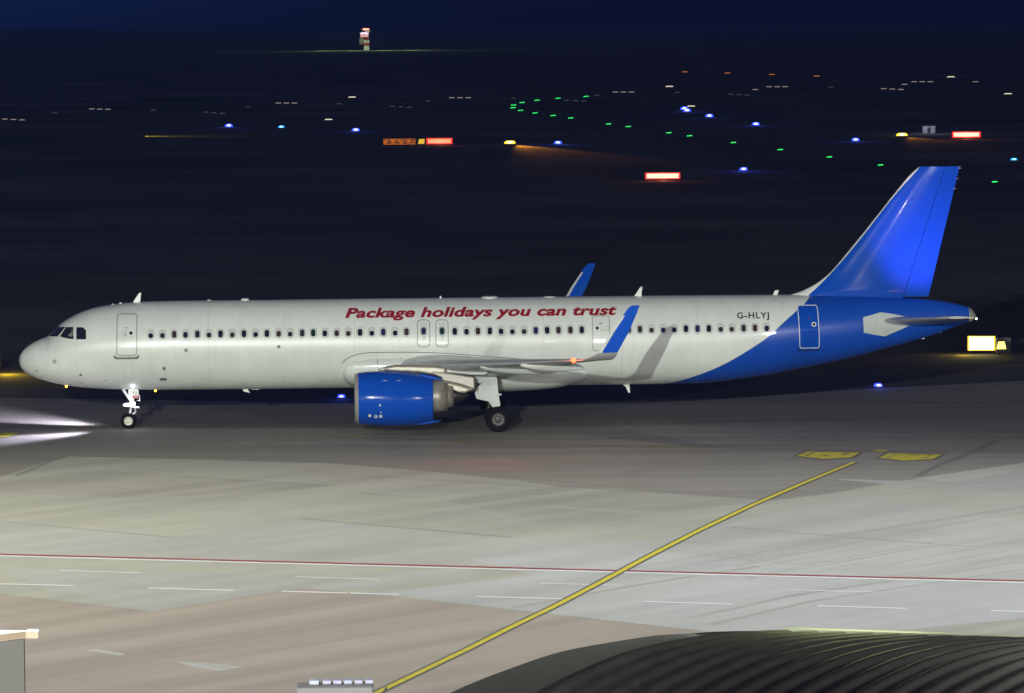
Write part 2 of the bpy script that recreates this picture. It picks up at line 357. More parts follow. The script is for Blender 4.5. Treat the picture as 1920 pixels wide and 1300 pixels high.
# ================================================================== AIRCRAFT
plane = tag(empty('passenger_jet'), 'long white passenger jet with blue tail and blue engine rolling along the taxiway', 'airplane')
TOPPX = [(37, 668), (40, 662), (50, 651), (62.5, 642.5), (75, 636.5), (89, 631), (98, 622), (107.5, 613.5), (115, 606.5), (130, 596.5), (150, 586.5), (175, 578), (200, 573), (225, 569.3), (250, 567), (287, 565.2), (350, 564), (480, 562.8),
         (700, 560), (920, 557.8), (1300, 554), (1480, 552.6), (1560, 553.5), (1660, 557), (1736, 561), (1780, 567), (1805, 573), (1817, 577), (1824, 582), (1828, 589)]
BOTPX = [(37, 684), (40, 690), (45, 695.5), (57.5, 704), (75, 711), (100, 718), (125, 723), (150, 726), (187.5, 729), (225, 730.3), (300, 731), (440, 730), (652, 727.5), (900, 724.5), (1179, 721), (1320, 718), (1364, 713.5), (1429, 704.5), (1494, 692.5),
         (1558, 679.5), (1623, 664), (1671, 651), (1713, 639.5), (1752, 627.5), (1784, 616), (1808, 607.5), (1820, 603), (1827, 599)]
tp = [(P(u, v).x, P(u, v).z) for u, v in TOPPX]; bp = [(P(u, v).x, P(u, v).z) for u, v in BOTPX]
nose = P(35.3, 676)
ztop = pchip([(nose.x, nose.z)]+tp); zbot = pchip([(nose.x, nose.z)]+bp)
X0, X1 = nose.x, P(1828.5, 595).x
hw_ = pchip([(0, 0), (.12, .34), (.3, .55), (.8, .95), (1.5, 1.29), (2.5, 1.60), (3.5, 1.80), (4.5, 1.90), (5.5, 1.955), (6.5, 1.975), (30, 1.975), (32.5, 1.95), (35, 1.80), (37.5, 1.52), (40, 1.12), (42, .74), (43.5, .42), (44.3, .24), (44.5, .16)])
def hw(x): return hw_(x-X0) if x < 10 else hw_(x)
def sec(x): zt, zb = ztop(x), zbot(x); return (zt+zb)/2, (zt-zb)/2, hw(x)
def surf_y(x, z):
    zc, h, a = sec(x); q = 1-((z-zc)/max(h, 1e-3))**2
    return -a*sqrt(max(q, 0.0))
def hit(u, v):
    y = -1.0
    for _ in range(60):
        p = P(u, v, y); y = .5*y+.5*surf_y(p.x, p.z)
    p = P(u, v, y); return p.x, p.z
# livery: the blue field starts at a curve running up from the belly to the fin
liv = [hit(u, v) for u, v in ((1262, 717), (1300, 706.5), (1350, 687), (1400, 659), (1440, 632), (1470, 604), (1496, 581), (1513, 565))]
liv = sorted([(z, x) for x, z in liv]); zl0, zl1 = 1.6, 6.4
liv = [(zl0, liv[0][1]-1.6)]+liv+[(zl1, liv[-1][1]+.55)]
livf = pchip(liv)
def livery():
    m = M['white'].copy(); m.name = 'livery_paint'; n = m.node_tree.nodes; l = m.node_tree.links; b = n['Principled BSDF']
    src = b.inputs['Base Color'].links[0].from_socket
    t = n.new('ShaderNodeTexCoord'); s = n.new('ShaderNodeSeparateXYZ'); l.new(t.outputs['Object'], s.inputs[0])
    r = n.new('ShaderNodeMapRange'); l.new(s.outputs['Z'], r.inputs[0]); r.inputs[1].default_value = zl0; r.inputs[2].default_value = zl1
    fc = n.new('ShaderNodeFloatCurve'); l.new(r.outputs[0], fc.inputs['Value']); c = fc.mapping.curves[0]
    xs0, xs1 = 25.0, 45.0
    N = 16
    for i in range(N+1):
        tt = i/N; y = (livf(zl0+(zl1-zl0)*tt)-xs0)/(xs1-xs0)
        if i == 0: c.points[0].location = (0, y)
        elif i == N: c.points[-1].location = (1, y)
        else: c.points.new(tt, y)
    fc.mapping.update()
    r2 = n.new('ShaderNodeMapRange'); r2.clamp = False; l.new(fc.outputs[0], r2.inputs[0]); r2.inputs[3].default_value = xs0; r2.inputs[4].default_value = xs1
    g = n.new('ShaderNodeMath'); g.operation = 'GREATER_THAN'; l.new(s.outputs['X'], g.inputs[0]); l.new(r2.outputs[0], g.inputs[1])
    mx_ = n.new('ShaderNodeMix'); mx_.data_type = 'RGBA'; l.new(g.outputs[0], mx_.inputs[0]); l.new(src, mx_.inputs[6]); mx_.inputs[7].default_value = (*BLUE, 1)
    l.new(mx_.outputs[2], b.inputs['Base Color']); b.inputs['Roughness'].default_value = .32; b.inputs['Coat Weight'].default_value = .4; b.inputs['Coat Roughness'].default_value = .02
    gm = n.new('ShaderNodeMapping'); gm.inputs['Scale'].default_value = (2.2, 1, .25); l.new(t.outputs['Object'], gm.inputs[0])
    gz = n.new('ShaderNodeTexNoise'); gz.inputs['Scale'].default_value = 1.5; gz.inputs['Detail'].default_value = 8; l.new(gm.outputs[0], gz.inputs[0])
    gr = n.new('ShaderNodeMapRange'); gr.inputs[1].default_value = .35; gr.inputs[2].default_value = .7; gr.inputs[3].default_value = 1.02; gr.inputs[4].default_value = .96; l.new(gz.outputs[0], gr.inputs[0])
    gs = n.new('ShaderNodeVectorMath'); gs.operation = 'SCALE'; l.new(mx_.outputs[2], gs.inputs[0]); l.new(gr.outputs[0], gs.inputs['Scale']); l.new(gs.outputs[0], b.inputs['Base Color'])
    # grime along the belly, faint frame waviness
    nz = n.new('ShaderNodeTexNoise'); nz.inputs['Scale'].default_value = 1.1; mp = n.new('ShaderNodeMapping'); mp.inputs['Scale'].default_value = (.6, 1, 1)
    l.new(t.outputs['Object'], mp.inputs[0]); l.new(mp.outputs[0], nz.inputs[0])
    bu = n.new('ShaderNodeBump'); bu.inputs['Strength'].default_value = .12; bu.inputs['Distance'].default_value = .03
    l.new(nz.outputs[0], bu.inputs['Height']); l.new(bu.outputs[0], b.inputs['Normal'])
    return m
NX, NR = 420, 128
rings = []
for i in range(NX+1):
    t = i/NX; x = X0+.004+(X1-X0-.004)*(t if t > .2 else t)
    if i < 130: x = X0+.004+7.4*(i/130)**1.8
    else: x = X0+.004+7.4+(X1-X0-7.404)*(i-130)/(NX-130)
    zc, h, a = sec(x)
    rings.append([(x, -a*cos(2*pi*k/NR), zc+h*sin(2*pi*k/NR)) for k in range(NR)])
fus = MB().loft(rings).build('fuselage', livery(), plane, True)

def onsurf(x, z, off):
    zc, h, a = sec(x); y = surf_y(x, z)
    n = Vector((0, y/(a*a), (z-zc)/(h*h)))
    n = n.normalized() if n.length > 0 else Vector((0, -1, 0))
    return Vector((x, y, z))+n*off
def decal(name, pts, m, off=.008, px=True, parent=None, cell=.12, holes=None):
    ps = [hit(*p) for p in pts] if px else pts
    bm = bmesh.new(); vs = [bm.verts.new((x, 0, z)) for x, z in ps]; bm.faces.new(vs)
    return wrap(name, bm, m, off, parent, cell)
def wrap(name, bm, m, off, parent=None, cell=.12):
    xs = [v.co.x for v in bm.verts]; zs = [v.co.z for v in bm.verts]
    for lo, hi, ax in ((min(xs), max(xs), 0), (min(zs), max(zs), 2)):
        st = cell if ax == 2 else cell*(3 if cell > .081 else 1)
        k = ceil(lo/st)
        while k*st < hi:
            co = [0, 0, 0]; co[ax] = k*st; no = [0, 0, 0]; no[ax] = 1
            bmesh.ops.bisect_plane(bm, geom=bm.verts[:]+bm.edges[:]+bm.faces[:], plane_co=co, plane_no=no); k += 1
    bmesh.ops.triangulate(bm, faces=[f for f in bm.faces if len(f.verts) > 4])
    for v in bm.verts: v.co = onsurf(v.co.x, v.co.z, off)
    for f in bm.faces:
        if f.normal.y > 0 or True: f.normal_update()
        if f.normal.y > 0: f.normal_flip()
    me = bpy.data.meshes.new(name); bm.to_mesh(me); bm.free()
    return link(name, me, m, parent or plane)
def rrect(x0, z0, x1, z1, r, n=6, lean=0):
    out = []
    for cx, cz, a0 in ((x1-r, z1-r, 0), (x0+r, z1-r, 90), (x0+r, z0+r, 180), (x1-r, z0+r, 270)):
        for k in range(n+1):
            t = radians(a0+90*k/n); out.append((cx+r*cos(t), cz+r*sin(t)))
    zm = (z0+z1)/2
    return [(x+lean*(z-zm), z) for x, z in out]
def densify(p, step=.1):
    o = []
    for i in range(len(p)):
        a, b = p[i], p[(i+1) % len(p)]; n = max(1, int(hypot(b[0]-a[0], b[1]-a[1])/step))
        o += [(a[0]+(b[0]-a[0])*k/n, a[1]+(b[1]-a[1])*k/n) for k in range(n)]
    return o
def ringdecal(name, pts, wd, m, off=.008, parent=None):
    pts = densify(pts); n = len(pts); cx = sum(p[0] for p in pts)/n; cz = sum(p[1] for p in pts)/n; v = []; f = []
    for i in range(n):
        a, b = pts[i-1], pts[(i+1) % n]; dx, dz = b[0]-a[0], b[1]-a[1]; L = hypot(dx, dz) or 1; nx, nz = -dz/L, dx/L
        if nx*(pts[i][0]-cx)+nz*(pts[i][1]-cz) > 0: nx, nz = -nx, -nz
        v += [onsurf(pts[i][0], pts[i][1], off), onsurf(pts[i][0]+nx*wd, pts[i][1]+nz*wd, off)]
        j = (i+1) % n; f.append((2*i, 2*j, 2*j+1, 2*i+1))
    return raw(name, v, f, m, parent or plane)
def seam(name, pts, wd, m, off=.008, px=True, parent=None):
    pts = [hit(*p) for p in pts] if px else pts
    q = []
    for i in range(len(pts)-1):
        a, b = pts[i], pts[i+1]; n = max(1, int(hypot(b[0]-a[0], b[1]-a[1])/.12)); q += [(a[0]+(b[0]-a[0])*k/n, a[1]+(b[1]-a[1])*k/n) for k in range(n)]
    q.append(pts[-1]); v = []; f = []
    for i in range(len(q)):
        a, b = q[max(i-1, 0)], q[min(i+1, len(q)-1)]; dx, dz = b[0]-a[0], b[1]-a[1]; L = hypot(dx, dz) or 1; nx, nz = -dz/L*wd/2, dx/L*wd/2
        v += [onsurf(q[i][0]+nx, q[i][1]+nz, off), onsurf(q[i][0]-nx, q[i][1]-nz, off)]
        if i: f.append((2*i-2, 2*i, 2*i+1, 2*i-1))
    return raw(name, v, f, m, parent or plane)
# lettering -------------------------------------------------------
def text_bm(body, x0, x1, zb0, zb1, cap, shear=0, bold=0, capchar='H', space=1.0):
    """text as a flat mesh in x,z: from x0 to x1, baseline zb0->zb1, capital height cap"""
    def mk(t, sh):
        c = bpy.data.curves.new('lettering', 'FONT'); c.body = t; c.shear = sh; c.offset = bold; c.space_character = space; c.resolution_u = 5
        c.fill_mode = 'FRONT'
        o = bpy.data.objects.new('lettering', c); COL.objects.link(o); bpy.context.view_layer.update()
        me = bpy.data.meshes.new_from_object(o.evaluated_get(bpy.context.evaluated_depsgraph_get()))
        bpy.data.objects.remove(o); bpy.data.curves.remove(c); return me
    h = mk(capchar, 0); ch = max(v.co.y for v in h.vertices)-min(v.co.y for v in h.vertices)
    me = mk(body, shear); a = min(v.co.x for v in me.vertices); b = max(v.co.x for v in me.vertices)
    bm = bmesh.new(); bm.from_mesh(me); bmesh.ops.remove_doubles(bm, verts=bm.verts, dist=1e-5)
    s = (x1-x0)/(b-a)
    for v in bm.verts:
        x = x0+(v.co.x-a)*s; zb = zb0+(zb1-zb0)*(x-x0)/(x1-x0); v.co = Vector((x, 0, zb+v.co.y*cap/ch))
    return bm
def title(name, body, p0, p1, pcap, m, **k):
    a, b, c = hit(*p0), hit(*p1), hit(*pcap)
    return wrap(name, text_bm(body, a[0], b[0], a[1], b[1], c[1]-a[1], **k), m, .012, plane, .06)
def words(bm, gap):
    """split a line of lettering into its words"""
    bm.faces.ensure_lookup_table(); seen = set(); isl = []
    for f in bm.faces:
        if f.index in seen: continue
        st = [f]; seen.add(f.index); comp = []
        while st:
            g_ = st.pop(); comp.append(g_)
            for e_ in g_.edges:
                for h in e_.link_faces:
                    if h.index not in seen: seen.add(h.index); st.append(h)
        xs = [v.co.x for h in comp for v in h.verts]; isl.append((min(xs), max(xs), comp))
    isl.sort(key=lambda t: t[0]); out = []; end = -1e9
    for a, b, comp in isl:
        if a-end > gap or not out: out.append([])
        out[-1] += comp; end = max(end, b)
    res = []
    for fs in out:
        nb = bmesh.new(); mp = {}
        for f in fs:
            for v in f.verts:
                if v not in mp: mp[v] = nb.verts.new(v.co)
            nb.faces.new([mp[v] for v in f.verts])
        res.append(nb)
    return res
ta, tb_, tc_ = hit(647, 596), hit(1157, 590.3), hit(652, 577)
tbm = text_bm('Package holidays you can trust', ta[0], tb_[0], ta[1], tb_[1], tc_[1]-ta[1], shear=.26, bold=.038, space=1.04)
for wbm in words(tbm, .10): wrap('lettering', wbm, M['red'], .012, plane, .06)
title('registration', 'G-HLYJ', (1382, 597.5), (1442, 597), (1383, 586), M['ink'], bold=.022, space=1.15)

# cabin windows -----------------------------------------------------
wx = [(283+21.77*k) for k in range(23)]+[853+21.64*k for k in range(12)]+[1178.6+21.55*k for k in range(13)]
rnd = random.Random(3)
for u in wx:
    v = 628-(u-283)*.0111
    x, z = hit(u, v)
    fr = decal('window', rrect(x-.155, z-.225, x+.155, z+.225, .14), M['surround'], .006, px=False, cell=.15)
    ringdecal('window_rim', rrect(x-.160, z-.230, x+.160, z+.230, .145), .022, M['frame_dim'], .009, fr)
    dx = rnd.uniform(-.015, .015)
    sh = rnd.choice([0, 0, 0, .05, .09])
    decal('pane', rrect(x-.104+dx, z-.158, x+.104+dx, z+.158-sh, .09), rnd.choice([panes[0]]*4+panes), .011, px=False, parent=fr, cell=.15)
# cockpit glazing ----------------------------------------------------
cw = lambda pts: [(x/4, 520+y/4) for x, y in pts]
for pts in ([(370, 441), (385, 422), (408, 396), (433, 375), (488, 374), (465, 408), (432, 446), (400, 447)], [(449, 447), (470, 415), (494, 377), (550, 375), (551, 465), (518, 463)], [(573, 377), (621, 377), (645, 401), (646, 461), (640, 467), (573, 467)]):
    p = cw(pts)
    decal('cockpit_window', p, M['glass'], .016, cell=.07)
decal('pilot_shirt', cw([(508, 440), (528, 420), (545, 405), (549, 432), (535, 448)]), mat('shirt_behind_glass', (.20, .19, .16), .9), .020, cell=.08)
decal('pilot_face', cw([(534, 392), (547, 389), (549, 403), (538, 408)]), mat('skin_behind_glass', (.14, .08, .055), .9), .020, cell=.08)
# doors ---------------------------------------------------------------
def door(tl, br, r, m, wd, lean=0, name='cabin_door'):
    a = hit(*tl); b = hit(*br); pts = rrect(a[0], b[1], b[0], a[1], r, lean=lean)
    panel = decal(name, pts, M['white'] if tl[0] < 1450 else M['blue'], .004, px=False, cell=.1)
    ringdecal('door_outline', pts, wd, m, .010, panel)
    return panel, a, b
def dot(u, v, r, m, parent, name, ell=1.0, off=.012):
    x, z = hit(u, v); return decal(name, [(x+r*cos(t*pi/9), z+r*ell*sin(t*pi/9)) for t in range(18)], m, off, px=False, parent=parent, cell=.3)
def quad(u0, v0, u1, v1, m, parent, name, off=.012):
    return decal(name, [(u0, v0), (u1, v0), (u1, v1), (u0, v1)], m, off, parent=parent)
d, a, b = door((219, 588), (257.5, 667.5), .14, M['frame'], .045, lean=.015)
dot(245.5, 625, .075, M['glass'], d, 'door_window'); quad(235.5, 614.3, 239, 616, M['ink'], d, 'marking')
ringdecal('door_handle', rrect(*hit(230, 631), *hit(236.5, 620.5), .01), .018, M['frame_dim'], .012, d); quad(234.3, 625, 235.3, 631, M['ink'], d, 'handle_slot')
quad(220, 627.6, 226, 628.4, M['frame_dim'], d, 'marking'); quad(243, 630.5, 248.5, 631.1, M['frame_dim'], d, 'marking'); quad(243.5, 633.5, 248, 634.2, M['frame_dim'], d, 'marking')
decal('scuff_plate', [(213, 667), (216.5, 667), (219, 670.2), (255, 669.8), (257.5, 666.5), (261, 666.5), (261, 670), (258, 673.6), (217, 674), (213, 670.5)], M['plate'], .012)
for (u0, u1) in ((781.5, 807), (816, 841.5)):
    d, a, b = door((u0, 599.3), (u1, 651.5), .20, M['frame'], .045, name='exit_hatch')
    um = (u0+u1)/2
    x, z = hit(um, 621.2); fr = decal('hatch_window', rrect(x-.15, z-.21, x+.15, z+.21, .13), M['frame_dim'], .010, px=False, parent=d, cell=.2)
    decal('hatch_pane', rrect(x-.10, z-.15, x+.10, z+.15, .09), panes[4] if u0 < 800 else panes[3], .014, px=False, parent=d, cell=.2)
    ringdecal('hatch_marking', rrect(*hit(um-6, 610.5), *hit(um+6, 605.8), .02), .016, M['frame_dim'], .012, d)
    quad(um-1.5, 631.3, um+3, 632.7, M['redtag'], d, 'marking'); quad(um-2.5, 634.5, um+3.5, 635.1, M['frame_dim'], d, 'marking'); quad(um-2, 636.6, um+3.2, 637.2, M['frame_dim'], d, 'marking')
d, a, b = door((1109.5, 592.3), (1144, 658), .12, M['frame_dim'], .04)
dot(1119.7, 615.5, .07, M['glass'], d, 'door_window'); quad(1124, 605.9, 1128.5, 607.6, M['redtag'], d, 'marking')
ringdecal('door_handle', rrect(*hit(1136.5, 621), *hit(1141.5, 611.5), .01), .018, M['frame_dim'], .012, d); quad(1128, 618.8, 1134, 619.4, M['frame_dim'], d, 'marking'); quad(1128, 620.6, 1132.5, 621.2, M['frame_dim'], d, 'marking')
d, a, b = door((1495.5, 572.3), (1535.5, 653), .13, M['frame_white'], .036, lean=-.035)
dot(1526, 608.5, .115, M['frame_white'], d, 'door_window'); dot(1526, 608.5, .065, M['glass'], d, 'door_glass', off=.016)
quad(1514.5, 596.3, 1518.5, 598, M['redtag'], d, 'marking')
decal('scuff_plate', [(1494, 653.5), (1497, 656), (1533, 655.5), (1537, 653), (1537, 656), (1534, 658), (1497, 658.5), (1494, 656.5)], mat('dark_plate', (.01, .03, .09), .5), .012)
# small service marks ----------------------------------------------------
for u, v, r, m_ in ((348.6, 657, .095, 'frame_dim'), (307.5, 691, .095, 'frame_dim'), (522.5, 650.5, .085, 'plate'), (151, 702.5, .05, 'frame_dim')):
    s_ = dot(u, v, r, M[m_], plane, 'vent_port'); dot(u+.8, v, .04, M['ink'], s_, 'port_hole', off=.016)
decal('outflow_vent', rrect(*hit(299.5, 713.8), *hit(313, 708.8), .055), M['plate'], .012, px=False)
decal('access_panel', rrect(*hit(99, 681.5), *hit(105.5, 674.5), .02), M['frame_dim'], .012, px=False)
for u0, v0, u1, v1 in ((65, 693.8, 71, 694.8), (196, 713.2, 201, 714.1), (150, 717, 155, 717.9), (130, 721, 135, 721.8), (148, 703.6, 154, 704.6), (179.8, 704.6, 181.2, 705.6), (233, 704.6, 234.5, 705.6)): quad(u0, v0, u1, v1, M['ink'], plane, 'probe_mark')
for u in (112, 97, 94): pass
seam('panel_seam', [(215, 586.2), (240, 583.8), (272, 581.6)], .02, M['surround'], .01)
seam('upper_seam', [(330, 576.5), (700, 573.2), (1100, 570.2), (1480, 565.8)], .018, M['surround'], .006)
for sx_ in (8.9, 12.4, 15.6, 20.8, 24.3, 27.9, 31.4):
    zc_, h_s, a_s = sec(sx_); seam('skin_joint', [(sx_, zc_+h_s*sin(radians(t))) for t in range(-70, 71, 10)], .022, M['joint'], .004, px=False)
# belly-side oil-cooler style antennas ---------------------------------------
def blade(name, pxs, y, th, m, parent=None): return slab(name, [(P(u, v, y).x, P(u, v, y).z) for u, v in pxs], th, m, parent or plane, y0=y, bevel=.02)
blade('blade_antenna', [(249, 569), (250.5, 564.5), (260.5, 549.5), (265, 548.7), (264, 560), (262.8, 566), (266, 570)], 0, .05, M['white'])
blade('blade_antenna', [(1188.5, 556), (1191, 552.5), (1200.5, 538.5), (1205, 537.3), (1203, 550), (1204, 556)], 0, .05, M['white'])
blade('blade_antenna', [(1448, 554.5), (1453, 544.5), (1460.5, 543.8), (1457.5, 554.5)], 0, .04, M['white'])
blade('belly_antenna', [(1165, 719), (1173, 726), (1178, 736.5), (1181.5, 737.3), (1181, 726), (1179.5, 719)], 0, .05, M['white'])
blade('drain_mast', [(452.5, 728), (457, 734.5), (469, 737.3), (465, 731), (464, 728)], 0, .06, M['white'])
blade('belly_fin', [(471, 729), (471, 730.8), (487, 731), (487, 729)], 0, .10, M['white'])
for u, v, L, h in ((459.5, 562.6, .20, .09), (918, 557.6, .40, .07), (392, 563.9, .12, .05), (826, 559, .06, .10), (211.5, 571.5, .07, .05), (226, 569, .07, .05), (1030, 556.6, .3, .03)):
    p = P(u, v); MB().lathe([(r*L, hh*h) for r, hh in ((1, -1), (1, 0), (.92, .45), (.7, .8), (.35, .97), (.02, 1))], (p.x, 0, p.z), 'z', 24).build('roof_antenna', M['white'], plane, True)
for u, v in ((124.3, 723.6), (291.5, 731.6)):
    p = P(u, v); MB().lathe([(.001, -.09), (.05, -.06), (.06, 0)], (p.x, 0, p.z), 'z', 12).build('marker_lamp', M['warmlamp'], plane, True)

# belly fairing ------------------------------------------------------------
bf = [(641, 705, 688), (646, 716, 676), (656, 721, 670), (672, 726, 665.5), (700, 730, 662.5), (752, 732.5, 661.5), (820, 734, 663), (880, 734, 666.5), (945, 733.3, 671), (1000, 730.5, 676), (1040, 727, 681), (1070, 721, 687), (1090, 715, 694), (1101, 708.5, 703)]
BX = [P(t[0], 700, -2.1).x for t in bf]
fb = pchip([(x, P(t[0], t[1], 0).z) for x, t in zip(BX, bf)]); ft = pchip([(x, P(t[0], t[2], -2.05).z) for x, t in zip(BX, bf)])
fwid = pchip([(BX[0], 1.55), (BX[0]+.15, 1.86), (BX[0]+.5, 2.0), (BX[0]+1.2, 2.12), (BX[0]+2.5, 2.18), (BX[-1]-3, 2.16), (BX[-1]-1.6, 2.06), (BX[-1]-.6, 1.9), (BX[-1], 1.6)])
rings = []
for i in range(91):
    t = i/90; x = BX[0]+(BX[-1]-BX[0])*t; zb, zt, a = fb(x), ft(x), fwid(x); zc = zt-.35*(zt-zb); ring = []
    for k in range(64):
        th = 2*pi*k/64; c_, s_ = cos(th), sin(th)
        hh = (zt-zc) if s_ > 0 else (zc-zb); e_ = .72
        ring.append((x, -a*abs(c_)**e_*(1 if c_ > 0 else -1), zc+hh*abs(s_)**.85*(1 if s_ > 0 else -1)))
    rings.append(ring)
bfo = MB().loft(rings).build('belly_fairing', M['white'], plane, True)
# fairing joint lines (they sit on the fairing skin)
def fpt(x, z, off=.012):
    zb, zt, a = fb(x), ft(x), fwid(x); zc = zt-.35*(zt-zb); hh = (zt-zc) if z > zc else (zc-zb); q = min(1, abs(z-zc)/max(hh, .01))
    s_ = q**(1/.85); c_ = sqrt(max(0, 1-s_*s_)); return Vector((x, -a*c_**.72-off, z))
def fseam(pts, wd=.02):
    v = []; f = []; q = []
    for i in range(len(pts)-1):
        for k in range(8): t = k/8; q.append((pts[i][0]*(1-t)+pts[i+1][0]*t, pts[i][1]*(1-t)+pts[i+1][1]*t))
    q.append(pts[-1])
    for i in range(len(q)):
        a, b = q[max(i-1, 0)], q[min(i+1, len(q)-1)]; dx, dz = b[0]-a[0], b[1]-a[1]; L = hypot(dx, dz) or 1; nx, nz = -dz/L*wd/2, dx/L*wd/2
        v += [fpt(q[i][0]+nx, q[i][1]+nz), fpt(q[i][0]-nx, q[i][1]-nz)]
        if i: f.append((2*i-2, 2*i, 2*i+1, 2*i-1))
    raw('fairing_seam', v, f, M['line'], bfo)
pf = lambda u, v: (P(u, v, -2.1).x, P(u, v, -2.1).z)
fseam([pf(708, 664), pf(708, 690)]); fseam([pf(752.5, 663), pf(752.5, 674)])
seam('fairing_outline', [(642.5, 681), (648, 674), (658, 668.5), (670, 664.5), (690, 661.5), (720, 660.8), (752, 660.5), (800, 661), (850, 663.5), (920, 669), (985, 673.5)], .03, M['line'], .02)

# wings -------------------------------------------------------------------
def airfoil(n=18, t=.12, cam_=.015):
    xs = [(1-cos(pi*k/n))/2 for k in range(n+1)]
    yt = lambda x: 5*t*(.2969*sqrt(x)-.126*x-.3516*x*x+.2843*x**3-.1036*x**4)
    yc = lambda x: cam_*4*x*(1-x)
    up = [(x, yc(x)+yt(x)) for x in xs]; lo = [(x, yc(x)-yt(x)) for x in xs]
    return up[::-1]+lo[1:-1]
def st_px(y, le, te, v, phi, t):
    a, b = P(le, v, y), P(te, v, y); return (y, a.z, a.x, b.x-a.x, t, radians(phi))
tipst = [st_px(-16.0, 1068, 1128, 677, 6, .105), st_px(-16.7, 1089, 1147, 675.6, 16, .10), st_px(-17.1, 1103, 1153.5, 671.5, 38, .10), st_px(-17.35, 1115, 1157, 665.5, 60, .10), st_px(-17.44, 1122, 1158, 661.5, 72, .10),
         st_px(-17.62, 1144.5, 1178.5, 624, 78, .095), st_px(-17.78, 1167.5, 1192.5, 592, 80, .09), st_px(-17.86, 1177.5, 1197.5, 578, 80, .085), st_px(-17.89, 1184, 1199.5, 573, 80, .07)]
xA = tipst[0][2]; zA = tipst[0][1]
tanLE = tan(radians(27.3)); xr = xA-(16.0-1.9)*tanLE; zr = P(732, 686, -2).z-.10
def instation(y):
    ay = -y; le = xr+(ay-1.9)*tanLE
    if ay < 6.4: te = xr+6.55+(ay-1.9)*.02
    else: te = (xr+6.64)+(tipst[0][2]+tipst[0][3]-(xr+6.64))*(ay-6.4)/(16-6.4)
    s = (ay-1.9)/14.1; z = zr+(zA-zr)*(.93*s+.07*s*s)
    return (y, z, le, te-le, .15-.045*s, radians(5))
wst = [instation(-y) for y in (.6, 1.9, 3.2, 4.8, 6.4, 8.5, 10.6, 12.6, 14.4, 15.4)]+tipst
def wring(st, sg):
    y, z, xle, ch, t, phi = st; af = airfoil(18, t); out = []
    for (a, b) in af: out.append((xle+a*ch, sg*(-y)*-1 + 0, 0))
    out = []
    tw = radians(2.0)*(1-min(1, (-y)/16))
    for (a, b) in af:
        bb = b-(a-.3)*tan(tw)
        out.append((xle+a*ch, (-1 if sg < 0 else 1)*(-y)-(-1 if sg < 0 else 1)*bb*ch*sin(phi), z+bb*ch*cos(phi)))
    return out
IW = 14 + 1  # stations up to the foot of the winglet
